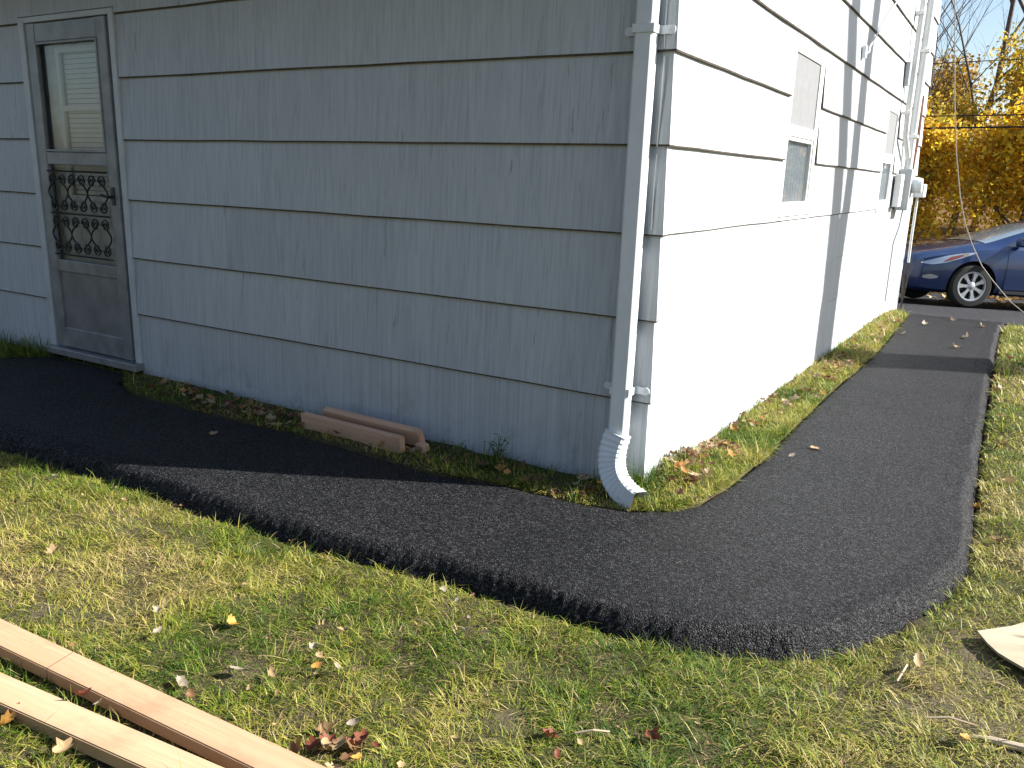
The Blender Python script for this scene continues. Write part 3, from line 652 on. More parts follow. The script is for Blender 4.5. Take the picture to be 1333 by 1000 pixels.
P = sample(-6.5, -.02, -.5, -.03, 7500, lambda P: (rng.random(len(P)) < .55+.4*fbm(P, 3, 87))); parts.append(blades(P, .045, .0036, .62+.25*fbm(P, 3, 89), .6))
P = sample(-6.5, -4.42, -.5, -.03, 5000, lambda P: P[:, 0] < -4.42); parts.append(blades(P, .09, .0045, np.full(len(P), .85), .4))
P = sample(-.78, -.58, -.16, -.04, 1500, lambda P: rng.random(len(P)) < .5); parts.append(blades(P, .07, .006, np.full(len(P), .9), .5))
V, l, s, c = join(parts)
tag(np_mesh('grass', V, l, s, M_grass, colors={'tint': c}, smooth=True), 'strip of grass growing between house walls and path', 'grass', kind='stuff')

# ------------------------------------------------------------------ fallen leaves
def leaf_geom(kind, size, curl, seed):
    r = random.Random(seed); n = 20; pts = []
    for i in range(n):
        a = 2*math.pi*i/n
        if kind == 'maple': rr = .72+.28*abs(math.cos(2.5*a))**.8*(1 if i % 2 == 0 else .85)
        else: rr = 1-.12*(i % 2)+r.uniform(-.12, .12)
        x, y = rr*math.cos(a), rr*math.sin(a)*(1 if kind == 'maple' else .5)
        pts.append((x*size*(1+r.uniform(-.2, .2)), y*size*(1+r.uniform(-.2, .2))))
    V = [(0, 0, 0)]; tw = r.uniform(-1, 1)
    for k in (.5, 1.):
        for x, y in pts:
            x, y = x*k, y*k; z = curl*(x*x*.5+y*y*1.3)/size+curl*.35*tw*x*y/size+r.uniform(-.05, .05)*size*k; V.append((x, y, z))
    F = [(0, 1+i, 1+(i+1) % n) for i in range(n)]+[(1+i, 1+n+i, 1+n+(i+1) % n, 1+(i+1) % n) for i in range(n)]
    if kind != 'maple' or True:
        b = len(V); V += [(-size*.9, -.0015, 0), (-size*.9, .0015, 0), (-size*1.7, .001, .006), (-size*1.7, -.001, .006)]; F.append((b, b+1, b+2, b+3))
    return V, F
def leafmat(name, a, b):
    t = NT(name); v = t.pos(); f = t.noise(60, 4, .7, v); col = t.ramp(f, [(.3, a), (.7, b)]); t.set(col=col, rough=.6, spec=.3)
    tr = t.n('ShaderNodeBsdfTranslucent'); t.l(col, tr.inputs[0]); mx = t.n('ShaderNodeMixShader'); mx.inputs[0].default_value = .2
    t.l(t.b.outputs[0], mx.inputs[1]); t.l(tr.outputs[0], mx.inputs[2]); t.l(mx.outputs[0], t.o.inputs[0]); return t.m
LM = {'pale': leafmat('pale_dry_leaf', (.25, .205, .15), (.38, .32, .25)), 'tan': leafmat('tan_dry_leaf', (.32, .21, .10), (.46, .33, .18)), 'orange': leafmat('orange_leaf', (.42, .19, .04), (.55, .30, .07)), 'red': leafmat('dark_red_leaf', (.13, .035, .02), (.22, .07, .035)), 'brown': leafmat('brown_leaf', (.13, .065, .03), (.24, .13, .06)), 'yellow': leafmat('yellow_leaf', (.52, .36, .06), (.64, .48, .12))}
LP = {}
def leaf(x, y, col, kind, size, label, group=None, dz=.02, curl=.7, z=None):
    key = (col, kind, random.randrange(3))
    if key not in LP:
        V, F = leaf_geom(kind, 1, curl, hash(key[1])+key[2]*7+len(key[0])); me = bpy.data.meshes.new('fallen_leaf'); me.from_pydata(V, [], F); me.materials.append(LM[col])
        for p in me.polygons: p.use_smooth = True
        LP[key] = me
    o = link(bpy.data.objects.new('fallen_leaf', LP[key])); zz_ = (gz1(x, y) if z is None else z)+dz
    o.location = (x, y, zz_); o.scale = (size*.85,)*3; o.rotation_euler = (random.uniform(-.5, .5), random.uniform(-.5, .5), random.uniform(0, 6.28)); return tag(o, label, 'leaf', group)
pz = lambda x, y: float(base_z(np.array([[x, y]]))[0])
for a in [(.510,1.118,'tan','maple',.034,'larger tan leaf lying on the sunny asphalt path'), (.439,.916,'pale','oval',.026,'small pale leaf on the asphalt beside a larger tan leaf'), (-2.10,-.583,'tan','maple',.030,'lone leaf lying on the shaded black asphalt in front of the offcuts')]:
    leaf(*a, dz=.006, curl=.25, z=pz(a[0], a[1]))
for i, (x, y) in enumerate([(.52,6.6),(.40,5.7),(.95,5.9),(1.05,6.9),(.75,7.3),(.9,5.2)]):
    leaf(x, y, ('pale','tan')[i % 2], 'maple', .045, 'leaf scattered on the far end of the path near the car', 'leaves on the far path', dz=.012, z=pz(x, y))
for a in [(1.286,.887,'orange','maple',.030,'orange leaf at the right edge of the sunny path',.02),
          (-.515,-2.005,'pale','oval',.030,'white curled leaf lying against the far lawn board',.02),
          (-.769,-1.893,'pale','oval',.020,'tiny white leaf in grass near the cut line of a board',.03),
          (-.42,-1.89,'pale','oval',.034,'long silvery folded leaf beside a tan and an orange leaf',.025),
          (-.33,-1.845,'tan','oval',.027,'tan leaf between a silvery folded leaf and an orange leaf',.025),
          (-.251,-1.757,'orange','oval',.022,'small orange leaf alone in the middle of the front lawn',.03),
          (-.639,-1.729,'orange','maple',.026,'orange brown leaf in a clump near the middle of the front lawn',.02),
          (-.19,-1.74,'pale','oval',.018,'tiny white leaf just right of a small orange leaf',.03),
          (.00,-1.885,'pale','oval',.022,'white leaf standing in the red and brown heap by the board end',.035),
          (.03,-1.965,'tan','maple',.032,'broad tan leaf in the heap by the board end',.03),
          (.10,-1.985,'orange','oval',.030,'long rusty leaf at the edge of the heap by the board end',.03),
          (-.02,-1.955,'red','maple',.028,'dark red leaf under the heap by the board end',.012),
          (.055,-1.91,'red','maple',.026,'dark red leaf highest in the heap by the board end',.02),
          (-.06,-1.925,'brown','maple',.026,'brown leaf at the left of the heap by the board end',.015),
          (.494,-1.704,'red','oval',.020,'small bright red leaf near the bottom of the lawn',.03),
          (.433,-1.633,'red','maple',.026,'dark red leaf curled beside a pale twig in the lawn',.015),
          (.66,-1.50,'red','maple',.028,'dark red leaf right of the pale twig in the lawn',.015),
          (-.627,-2.222,'red','maple',.026,'reddish leaf lying on top of the nearer pale board',.050),
          (-.565,-2.215,'pale','oval',.018,'pale leaf lying on the nearer board beside a reddish leaf',.048),
          (-.70,-2.375,'orange','maple',.036,'orange leaf in the bottom left corner below the boards',.03),
          (-.50,-2.345,'tan','maple',.026,'large tan leaf against the front of the nearer board',.035),
          (-.735,-2.330,'red','maple',.028,'dark red leaf tucked under the nearer board',.012),
          (-1.548,-1.75,'tan','maple',.028,'tan leaf in grass near the left edge of the photo',.025),
          (-.74,-2.15,'pale','oval',.026,'pale leaf in the gap between the two boards',.02),
          (1.20,-.78,'tan','oval',.034,'tan leaf standing in soil below the path curve',.025),
          (1.34,-1.10,'orange','oval',.030,'orange bark coloured leaf beside the broken stick',.02)]:
    leaf(*a[:6], dz=a[6])
for i in range(14):
    leaf(random.gauss(.03, .06), random.gauss(-1.94, .035), ['red', 'brown', 'tan'][i % 3], ['maple', 'oval'][i % 2], random.uniform(.016, .028), 'crumpled leaf in the red and brown heap by the board end', 'leaves heaped by the board end', dz=.018)
for i in range(130):
    while True:
        x, y = random.uniform(-2.4, 1.5), random.uniform(-2.35, -1.12)
        if not any(inside(np.array([[x, y]]), b)[0] for b in BLOCK): break
    leaf(x, y, random.choice(['pale', 'tan', 'brown', 'tan', 'brown']), random.choice(['maple', 'oval']), random.uniform(.006, .016), 'small dry leaf scrap scattered in the front lawn grass', 'leaf scraps scattered over the front lawn', dz=.022)
for i, (x, y) in enumerate([(1.24,3.55),(1.27,3.48),(1.30,3.60),(1.22,3.42),(1.33,2.6),(1.36,1.9),(1.42,4.4),(1.34,5.0),(1.40,1.2),(1.38,.4)]):
    leaf(x, y, ['tan', 'brown', 'pale', 'red'][i % 4], 'maple', .035, 'dry leaf along the far right edge of the path', 'leaves along the right path edge', dz=.02)
# uncountable litter: along the sunny wall, in the shaded strip, along the driveway bank
def litter_mesh(name, label, pts, size, cols, dz=.015, mat=None):
    V = []; Lp = []; Sz = []; cc = []; o = 0
    zz_ = ground_z(np.array(pts)[:, :2])
    for (x, y), z in zip(pts, zz_):
        Vl, Fl = leaf_geom(random.choice(['maple', 'oval']), size*random.uniform(.6, 1.3), .5, random.randrange(999))
        R = (Matrix.Rotation(random.uniform(0, 6.28), 3, 'Z') @ Matrix.Rotation(random.uniform(-.6, .6), 3, 'X') @ Matrix.Rotation(random.uniform(-.6, .6), 3, 'Y'))
        A = np.array(Vl) @ np.array(R).T+np.array([x, y, z+dz*random.uniform(.5, 1.6)]); V.append(A); c = np.array(random.choice(cols))*random.uniform(.75, 1.25)
        cc.append(np.tile(np.append(c, 1), (len(A), 1)))
        for f in Fl: Lp += [o+i for i in f]; Sz.append(len(f))
        o += len(A)
    return tag(np_mesh(name, np.concatenate(V), Lp, Sz, mat or M_grass, colors={'tint': np.concatenate(cc)}, smooth=True), label, 'leaves', kind='stuff')
LC = [(.40,.30,.17),(.28,.17,.08),(.20,.10,.05),(.42,.22,.07),(.34,.26,.17),(.16,.07,.04)]
pts = []
for c, k, s_ in (((.10,.30),26,.07),((.16,.12),22,.07),((.09,.75),30,.09),((.07,1.35),26,.10),((.14,1.9),20,.12),((.22,2.3),16,.1),((.27,2.9),18,.12),((.2,3.4),22,.2),((.2,4.6),40,.4),((.2,6.2),60,.7),((.25,3.9),20,.3)):
    for _ in range(k):
        x, y = random.gauss(c[0], .06), random.gauss(c[1], s_)
        if .03 < x < .34: pts.append((x, y))
litter_mesh('leaf_litter', 'dry leaves drifted along the foot of the sunny wall', pts, .023, LC, .03)
pts = [(random.uniform(-3.2, -.05), random.uniform(-.30, -.04)) for _ in range(110)]+[(random.gauss(-2.3, .3), random.gauss(-.2, .06)) for _ in range(50)]
litter_mesh('leaf_litter', 'brown leaves in the shaded strip below the grey wall', pts, .024, LC, .02)
pts = [(random.uniform(-6, 10), random.uniform(12.2, 17)) for _ in range(900)]
litter_mesh('leaf_litter', 'fallen leaves lying beyond the parked car', pts, .10, [(.50,.34,.12),(.42,.25,.08),(.55,.42,.22),(.3,.16,.06)], .03)
# weed by the wall and pale twigs
m = MB(); lv = MB()
for i in range(7):
    a = random.uniform(0, 6.28); hgt = random.uniform(.06, .15); p0 = Vector((-.70, -.09, -.10)); p1 = p0+Vector((math.cos(a)*.05, math.sin(a)*.04, hgt)); m.tube([p0, (p0+p1)/2+Vector((0, 0, .02)), p1], .0018, 5)
    for k in range(4):
        c = p0+(p1-p0)*(.45+.18*k); b = random.uniform(0, 6.28); d = Vector((math.cos(b), math.sin(b), .25)).normalized(); s_ = d.cross(Vector((0, 0, 1))).normalized(); Ls = random.uniform(.02, .035)
        lv.add([c, c+d*Ls*.5+s_*Ls*.3, c+d*Ls, c+d*Ls*.5-s_*Ls*.3], [(0, 1, 2, 3)])
wd = m.build('weed', simple('weed_stem', (.05, .09, .03), .6)); tag(wd, 'small green weed growing at the foot of the shaded wall', 'weed'); lv.build('foliage', simple('weed_leaf', (.06, .13, .03), .5), wd)
M_twig = simple('pale_twig', (.42, .33, .22), .8)
for pts_, lb in (([(.50,-1.62,-.125),(.54,-1.60,-.112),(.575,-1.575,-.118)], 'pale forked twig between two dark red leaves in the lawn'), ([(1.16,-.90,-.13),(1.17,-.86,-.115),(1.175,-.81,-.12)], 'short pale twig upright in soil below the path curve'), ([(1.25,-1.03,-.135),(1.30,-1.01,-.125),(1.36,-1.0,-.13)], 'short pale twig lying beside the broken stick')):
    m = MB(); m.tube(pts_, .003, 6); tag(m.build('twig', M_twig), lb, 'twig')

# ------------------------------------------------------------------ car
M_blue = NT('blue_car_paint').set(col=(.003, .022, .095), rough=.30, metal=.2, coat=1.0).m
M_black = simple('black_plastic', (.012, .012, .013), .5); M_tyre = simple('tyre_rubber', (.018, .018, .018), .85, bump=.3)
M_rim = simple('silver_wheel', (.50, .51, .54), .3, .7, var=.05); M_lens = NT('clear_headlamp').set(col=(.55, .58, .62), rough=.08, metal=.6, coat=1).m
M_amber = NT('amber_lens').set(col=(.22, .06, .035), rough=.15, coat=1).m; M_cglass = NT('tinted_car_glass').set(col=(.02, .03, .035), rough=.04, spec=.8, coat=1).m
M_screen2 = NT('windscreen_glass').set(col=(.20, .26, .31), rough=.06, spec=.9, coat=1).m
def build_car():
    car = empty('parked_car'); tag(car, 'dark blue hatchback parked on the driveway beyond the house corner', 'car')
    L = 4.45
    def I(x, xs, ys): return float(np.interp(x, xs, ys))
    def sm(x, xs, ys): return sum(I(x+d, xs, ys) for d in (-.08, -.04, 0, .04, .08))/5
    ftop = lambda x: sm(x, [-.1,0,.12,.35,.7,1.05,1.25,1.6,2.0,2.35,2.7,3.2,3.8,4.2,4.45,4.6], [.60,.66,.745,.82,.90,.975,1.03,1.155,1.29,1.39,1.455,1.46,1.32,1.13,1.05,1.0])
    fbelt = lambda x: sm(x, [-.1,0,.12,.35,.7,1.05,1.6,2.4,3.4,4.2,4.6], [.52,.58,.66,.73,.80,.86,.90,.94,.99,1.02,1.0])
    fw = lambda x: sm(x, [-.1,0,.06,.2,.45,.8,1.2,3.2,3.9,4.3,4.45,4.6], [.45,.56,.66,.76,.825,.855,.8625,.8625,.84,.78,.70,.6])
    ftw = lambda x: sm(x, [-.1,0,.35,.9,1.2,1.7,2.4,3.2,4.1,4.5], [.40,.48,.62,.68,.66,.60,.575,.57,.56,.50])
    fbot = lambda x: sm(x, [-.1,0,.15,.5,1.,3.8,4.2,4.5], [.30,.26,.21,.19,.20,.20,.24,.34])
    xs = np.linspace(0, L, 90); rows = []
    for x in xs:
        W_, zb, zt, tw, b0 = fw(x), fbelt(x), ftop(x), ftw(x), fbot(x)
        zt = max(zt, zb+.03)
        prof = [(0, b0), (W_*.86, b0), (W_*.955, b0+.05), (W_*.985, b0+.16), (W_*.995, .45), (W_, (zb+.42)/2+.02), (W_*.992, zb-.08), (W_*.965, zb), (W_*.965-(W_*.965-tw)*.25, zb+(zt-.05-zb)*.25), (W_*.965-(W_*.965-tw)*.55, zb+(zt-.05-zb)*.55), (W_*.965-(W_*.965-tw)*.85, zb+(zt-.05-zb)*.85), (tw*.96, zt-.04), (tw*.7, zt-.015), (tw*.35, zt-.003), (0, zt)]
        rows.append(prof)
    rows = np.array(rows); n = rows.shape[1]
    def Ys(x, z):
        r = np.array([[np.interp(x, xs, rows[:, j, 0]), np.interp(x, xs, rows[:, j, 1])] for j in range(3, n)]); return float(np.interp(z, r[:, 1], r[:, 0]))
    V = []; F = []; N = len(xs)
    for s_ in (1, -1):
        for i, x in enumerate(xs):
            for a, z in rows[i]: V.append((x, s_*a, z))
    for s_, o in ((1, 0), (-1, N*n)):
        for i in range(N-1):
            for j in range(n-1):
                q = (o+i*n+j, o+(i+1)*n+j, o+(i+1)*n+j+1, o+i*n+j+1); F.append(q[::-1] if s_ > 0 else q)
    for i in (0, N-1):
        f = [i*n+j for j in range(n)]+[N*n+i*n+j for j in range(n-1, -1, -1)]; F.append(tuple(f if i == 0 else f[::-1]))
    me = bpy.data.meshes.new('body'); me.from_pydata(V, [], F); me.materials.append(M_blue); me.materials.append(M_black)
    body = link(bpy.data.objects.new('body', me), None)
    import bmesh
    bm = bmesh.new(); bm.from_mesh(me); bmesh.ops.remove_doubles(bm, verts=bm.verts, dist=1e-4); bmesh.ops.recalc_face_normals(bm, faces=bm.faces); bm.to_mesh(me); bm.free()
    WX = (.92, 3.62); cut = MB()
    for x in WX:
        for s_ in (1, -1):
            prof = [(0, .58), (.365, .58), (.365, 1.1), (0, 1.1)]
            cut.lathe([(r, s_*hh) for r, hh in prof], 40, 0, 'y', (x, 0, .325))
    cm = cut.build('cutter', M_black); bm = bmesh.new(); bm.from_mesh(cm.data); bmesh.ops.remove_doubles(bm, verts=bm.verts, dist=1e-5); bmesh.ops.recalc_face_normals(bm, faces=bm.faces); bm.to_mesh(cm.data); bm.free()
    md = body.modifiers.new('b', 'BOOLEAN'); md.operation = 'DIFFERENCE'; md.object = cm; md.solver = 'EXACT'
    dg = bpy.context.evaluated_depsgraph_get(); nm = bpy.data.meshes.new_from_object(body.evaluated_get(dg)); body.modifiers.clear(); body.data = nm; bpy.data.objects.remove(cm)
    for p in nm.polygons:
        c = p.center
        for x in WX:
            if math.hypot(c.x-x, c.z-.325) < .366 and abs(c.y) < .84 and (abs(p.normal.y) > .9 and abs(c.y) < .6 or abs(math.hypot(c.x-x, c.z-.325)-.365) < .004): p.material_index = 1
    autosmooth(body, 38); body.parent = car
    def patch(name, mat, outline, nu=10, off=.006, side=1, parent=car):
        """a panel draped on the flank: outline = list of (x, zlow, zhigh)"""
        V = []; k = 7
        ox = [o[0] for o in outline]
        for i in range(nu+1):
            x = ox[0]+(ox[-1]-ox[0])*i/nu; lo = np.interp(x, ox, [o[1] for o in outline]); hi = np.interp(x, ox, [o[2] for o in outline])
            for j in range(k+1):
                z = lo+(hi-lo)*j/k; V.append((x, side*(Ys(x, z)+off), z))
        F = [(i*(k+1)+j, (i+1)*(k+1)+j, (i+1)*(k+1)+j+1, i*(k+1)+j+1) for i in range(nu) for j in range(k)]
        if side > 0: F = [f[::-1] for f in F]
        o = mesh_obj(name, V, F, mat, parent, True); return o
    for s_ in (1, -1):
        hl = patch('headlight', M_lens, [(.16, .615, .625), (.30, .60, .68), (.50, .645, .745), (.75, .735, .800), (.92, .805, .815)], 14, .008, s_)
        patch('turn_signal', M_amber, [(.44, .645, .655), (.55, .67, .73), (.72, .745, .775)], 8, .012, s_, hl)
        patch('fog_lamp', M_lens, [(.20, .40, .44), (.30, .39, .46), (.40, .41, .44)], 6, .006, s_)
        patch('side_window', M_cglass, [(1.42, .925, .945), (1.75, .945, 1.11), (2.2, .965, 1.30), (2.7, .98, 1.355), (3.2, 1.01, 1.30), (3.7, 1.05, 1.13)], 24, .006, s_)
        patch('sill_trim', M_black, [(1.34, .235, .285), (3.22, .235, .285)], 12, .006, s_)
        d = patch('door', M_blue, [(1.40, .30, .88), (2.42, .30, .93)], 14, .005, s_)
        m = MB(); m.box((2.18, s_*(Ys(2.2, .80)+.01)-.012, .79), (2.38, s_*(Ys(2.2, .80)+.01)+.02, .82), 0, .006); m.build('door_handle', M_blue, d)
        m = MB(); y_ = s_*(Ys(1.55, .93)); ya, yb = sorted((y_, y_+s_*.18)); m.box((1.50, ya, .93), (1.60, yb, 1.05), 0, .03); m.build('wing_mirror', M_blue, car)
        patch('tail_light', M_amber, [(4.05, .72, .98), (4.25, .72, 1.0)], 4, .006, s_)
    # windscreen and hatch glass laid on the top of the shell
    for nm_, x0, x1, mat in (('windscreen', 1.13, 2.05, M_screen2), ('rear_window', 3.35, 4.15, M_cglass)):
        V = []; nu = 16
        for i in range(nu+1):
            x = x0+(x1-x0)*i/nu; col = rows[0]
            for j in (10, 11, 12, 13, 14): V.append((x, np.interp(x, xs, rows[:, j, 0])*(.94 if j == 10 else 1), np.interp(x, xs, rows[:, j, 1])+.007))
            for j in (13, 12, 11, 10): V.append((x, -np.interp(x, xs, rows[:, j, 0])*(.94 if j == 10 else 1), np.interp(x, xs, rows[:, j, 1])+.007))
        F = [(i*9+j, (i+1)*9+j, (i+1)*9+j+1, i*9+j+1) for i in range(nu) for j in range(8)]; mesh_obj(nm_, V, [f[::-1] for f in F], mat, car, True)
    m = MB(); m.box((-.012, -.42, .31), (.05, .42, .43), 0, .01); m.box((.0, -.30, .54), (.04, .30, .58), 0, .01); m.build('grille', M_black, car)
    m = MB(); m.box((-.03, -.24, .455), (-.012, .24, .535), 0, .003); m.build('number_plate', simple('plate_white', (.5, .5, .48), .5), car)
    tm = None
    for x in WX:
        for s_ in (1, -1):
            wh = bpy.data.objects.new('wheel', None); link(wh, car); wh.location = (x, s_*.76, .318); wh.rotation_euler = (0, 0, 0 if s_ > 0 else math.pi)
            m = MB(); m.lathe([(.20, -.09), (.225, -.095), (.29, -.092), (.312, -.07), (.318, -.03), (.318, .03), (.312, .07), (.29, .092), (.225, .095), (.205, .075)], 40); autosmooth(m.build('tyre', M_tyre, wh), 40)
            m = MB(); m.lathe([(.222, .085), (.215, .092), (.195, .09), (.188, .05)], 40); m.lathe([(0, .088), (.045, .086), (.06, .075), (.06, .03)], 24)
            for k in range(7):
                a = 2*math.pi*k/7; c, s2 = math.cos(a), math.sin(a)
                V = []
                for r, ww in ((.05, .024), (.12, .020), (.2, .040)):
                    for q in (-1, 1):
                        for y_ in (.04, .082 if r > .1 else .078): V.append((r*c-q*ww*s2, y_, r*s2+q*ww*c))
                Fs = []
                for b in (0, 4): Fs += [(b+1, b+3, b+7, b+5), (b, b+4, b+6, b+2), (b, b+1, b+5, b+4), (b+2, b+6, b+7, b+3)]
                m.add(V, Fs)
            autosmooth(m.build('rim', M_rim, wh), 35)
            m = MB(); m.lathe([(0, .02), (.19, .02)], 30); m.build('brake_disc', M_black, wh)
    return car
car = build_car()
# near front wheel stands at (.71,10.83); nose points to the camera's left and nearer
yaw = rad(34); fwd = Vector((-math.cos(yaw), -math.sin(yaw), 0)); left = Vector((0, 0, 1)).cross(-fwd)     # local +x = towards the tail
nrm = Vector((0, .066, 1)).normalized()
xa = (-fwd-nrm*(-fwd).dot(nrm)).normalized(); ya = nrm.cross(xa)
Mx = Matrix((xa, ya, nrm)).transposed().to_4x4()
wheel_local = Vector((.92, -.79, 0)); org = Vector((.71, 10.83, pz(.71, 10.83)+.0))-Mx @ wheel_local
car.matrix_world = Matrix.Translation(org) @ Mx

# ------------------------------------------------------------------ trees and wires
def leaf_cloud(centers, n, size, cols, seed=0):
    r = np.random.default_rng(seed); c = np.array(centers); k = r.integers(0, len(c), n)
    d = r.normal(size=(n, 3)); d /= np.linalg.norm(d, axis=1)[:, None]; P = c[k, :3]+d*(c[k, 3]*r.random(n)**.45)[:, None]*np.array([1, 1, .75])
    a = r.normal(size=(n, 3)); a /= np.linalg.norm(a, axis=1)[:, None]; b = np.cross(a, r.normal(size=(n, 3))); b /= np.linalg.norm(b, axis=1)[:, None]
    s_ = size*r.uniform(.6, 1.4, n)[:, None]
    V = np.stack([P-a*s_, P+b*s_*.55, P+a*s_, P-b*s_*.55], 1).reshape(-1, 3)
    ci = np.array(cols)[(k*7919+r.integers(0, 3, n)) % len(cols)]*r.uniform(.65, 1.3, (n, 1))
    return V, np.repeat(np.column_stack([ci, np.ones(n)]), 4, 0)
def limbs(base, hgt, r0, seed, spread=.5, n=7, lean=(0, 0), depth=2, lo=.3):
    r = random.Random(seed); m = MB(); tips = []
    def go(p, d, L, rr, dep):
        k = 5; pts = [Vector(p)]; dd = Vector(d)
        for i in range(k): dd = (dd+Vector((r.uniform(-.16, .16), r.uniform(-.16, .16), r.uniform(-.05, .12)))).normalized(); pts.append(pts[-1]+dd*L/k)
        m.tube(pts, [rr*(1-.72*i/k) for i in range(k+1)], 7 if rr > .03 else 4, cap=False); tips.append(pts[-1]); tips.append(pts[3])
        if dep > 0:
            for b in range(n if dep == depth else r.randint(3, 5)):
                t = lo+(1-lo)*(b+r.random())/(n if dep == depth else 5); t = min(t, .98); i = min(int(t*k), k-1); q = pts[i].lerp(pts[i+1], t*k-i); a = r.uniform(0, 6.28)
                nd = (dd*(1-spread)+Vector((math.cos(a), math.sin(a), r.uniform(.1, .6)))*spread*1.3).normalized(); go(q, nd, L*r.uniform(.38, .6)*(1.05-.4*t), rr*(1-.72*t)*.6, dep-1)
    go(base, Vector((lean[0], lean[1], 1)).normalized(), hgt, r0, depth); return m, tips
M_leaf = grass_mat('autumn_foliage', .5)
YEL = [(.88,.58,.03),(.92,.68,.06),(.80,.44,.03),(.80,.64,.08),(.70,.45,.05),(.52,.46,.06),(.50,.30,.05)]
def leafy(name, label, x, y, hgt, crown_r, cols, n, seed, size=.05, r0=.07, group='autumn trees on the bank', lo=.25, zlow=.0):
    z = gz1(x, y)-.1; t = empty(name, (x, y, z)); tag(t, label, 'tree', group)
    m, tips = limbs((0, 0, 0), hgt, r0, seed, .55, 9, depth=2, lo=lo); tr = m.build('trunk', M_bark, t, True)
    r = random.Random(seed); cs = [(q.x, q.y, q.z, crown_r*r.uniform(.22, .42)) for q in tips if q.z > zlow]
    for _ in range(10): a = r.uniform(0, 6.28); rr = crown_r*r.random()**.5; cs.append((rr*math.cos(a), rr*math.sin(a), hgt*r.uniform(.12, .9), crown_r*r.uniform(.2, .4)))
    V, cc = leaf_cloud(cs, n, size, cols, seed); k = len(V)//4
    np_mesh('crown', V, np.arange(4*k), np.full(k, 4), M_leaf, t, colors={'tint': cc}); return t
BRN = [(.32,.18,.04),(.46,.27,.04),(.22,.14,.04),(.58,.34,.04),(.36,.29,.04)]
ORG = [(.50,.22,.03),(.40,.15,.02),(.55,.33,.04),(.26,.11,.02)]
TREES = [('bushy yellow tree just behind the bonnet of the blue car', -.9, 15.6, 3.2, 1.6, YEL, 5200),
         ('bright yellow spreading tree above the windscreen of the blue car', 1.1, 16.6, 3.6, 1.9, YEL, 6500),
         ('brownish tree half hidden by the far edge of the house', -2.6, 18.0, 4.6, 1.9, BRN, 5200),
         ('tall olive and gold tree behind the yellow ones', .1, 19.6, 4.6, 2.0, [(.54,.40,.04),(.38,.31,.04),(.70,.48,.05),(.28,.19,.04)], 6000),
         ('orange tree at the right end of the bank', 2.4, 19.8, 5.2, 2.2, ORG+YEL, 6500),
         ('dull brown tree highest on the bank', -1.2, 23.5, 4.2, 2.4, BRN, 5600),
         ('gold topped tree high on the bank to the right', 1.7, 24.5, 4.4, 2.4, YEL+BRN, 5600)]
for i, (lb, x, y, hg, cr, cols, n) in enumerate(TREES): leafy('autumn_tree', lb, x, y, hg*.86, cr*1.0, cols, int(n*1.8), 100+i)
for i, (x, y) in enumerate([(-5.5,17),(-8.5,19),(-12,18),(4.8,17.5),(7.8,19),(11,18),(-4.5,22.5),(5,23.5)]):
    leafy('autumn_tree', 'autumn tree farther along the wooded bank', x, y, random.uniform(3, 4.4), 2.0, random.choice([YEL, BRN, ORG]), 3500, 200+i, size=.10)
BARE = [('slender bare tree with fine twigs at the left of the bare group', -.95, 19.5, 7.2, .05, 21, (.03, 0)), ('slender bare tree with many fine twigs right of the forked one', .25, 20.3, 7.6, .05, 25, (-.02, 0)), ('thin bare tree with a curved stem rising behind the house edge', -1.55, 22.0, 9.5, .075, 3, (.02, 0)), ('bare forked tree between two thinner bare stems', -.45, 23.0, 10.5, .10, 5, (.03, 0)), ('stout bare tree nearest the right edge of the photo', .75, 21.5, 10.5, .12, 8, (.01, 0)), ('spindly bare sapling leaning among the bare trees', -2.3, 25, 9, .06, 11, (.05, 0))]
for lb, x, y, hg, r0, sd, ln in BARE:
    z = gz1(x, y)-.2; t = empty('bare_tree', (x, y, z)); tag(t, lb, 'tree', 'bare trees on the bank')
    m, tips = limbs((0, 0, 0), hg, r0, sd, .42, 9, ln, 3, .3); m.build('trunk', M_bark, t, True)
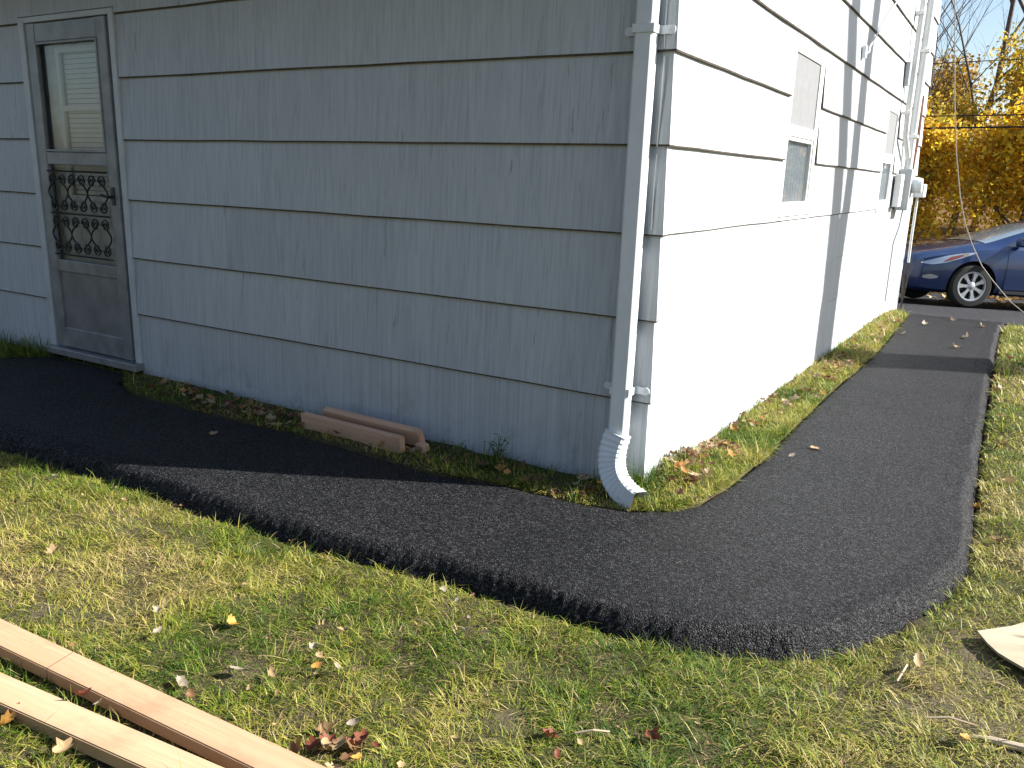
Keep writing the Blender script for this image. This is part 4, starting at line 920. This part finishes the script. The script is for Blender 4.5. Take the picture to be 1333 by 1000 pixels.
# big double-stemmed tree out on the right lawn: throws its shadow on the house wall
def big_tree():
    t = empty('shade_tree', (6.4, 7.13, gz1(6.4, 7.13)-.1)); tag(t, 'large double stemmed tree standing on the lawn right of the path', 'tree')
    m = MB(); m.tube([(0, 0, 0), (0, 0, .4), (.0, .0, 2.2), (0, .0, 4.4), (.0, -.02, 5.3), (0, -.02, 5.85)], [.48, .37, .335, .325, .31, .24], 18)
    stems = [[(.0, -.12, 5.3), (.0, -.25, 6.2), (.0, -.43, 7.2), (.0, -.56, 7.8), (.0, -.98, 9.4), (.15, -1.5, 12)], [(.0, .12, 5.3), (0, .20, 6.2), (.0, .30, 7.2), (.0, .44, 7.8), (.0, .85, 9.4), (.2, 1.2, 12)]]
    for q in stems: m.tube(q, [.175, .16, .155, .15, .13, .07], 14)
    for i, q in enumerate(stems):
        for k in range(5):
            r = random.Random(50+i*9+k); p = Vector(q[4]).lerp(Vector(q[5]), k/5); a = r.uniform(0, 6.28); e = p+Vector((math.cos(a)*1.6, math.sin(a)*1.6, 1.5)); m.tube([p, p.lerp(e, .5)+Vector((0, 0, .2)), e], [.06, .04, .012], 7)
    m.build('trunk', M_bark, t, True)
big_tree()
def wire(name, label, pts, r, mat, cat='cable', group=None):
    m = MB(); m.tube(pts, r, 6); return tag(m.build(name, mat, None, True), label, cat, group)
def sag(a, b, d, n=24): return [tuple(np.array(a)*(1-i/n)+np.array(b)*i/n-np.array([0, 0, 4*d*(i/n)*(1-i/n)])) for i in range(n+1)]
wire('overhead_cable', 'thick black overhead cable crossing the yellow trees, upper of the pair', sag((-26, 15, 2.55), (26, 15, 3.05), .25), .011, M_blackwire)
wire('overhead_cable', 'thick black overhead cable crossing the yellow trees, lower of the pair', sag((-26, 15, 2.22), (26, 15, 2.95), .25), .016, M_blackwire)
wire('overhead_cable', 'thin overhead cable crossing the bare trees against the sky', sag((-26, 15.2, 3.35), (26, 15.2, 4.2), .25), .008, M_blackwire)
wire('hanging_cable', 'thin pale cable hanging down in a curve across the blue car', [(-.1, 8.5, 5.2), (.173, 8.4, 3.354), (.342, 8.3, 2.232), (.444, 8.3, 1.636), (.557, 8.3, 1.138), (.651, 8.3, .833), (.773, 8.3, .566), (.905, 8.3, .336), (1.042, 8.3, .172), (1.26, 8.3, -.06), (1.45, 8.3, -.20), (1.75, 8.32, -.30)], .0062, M_wire)
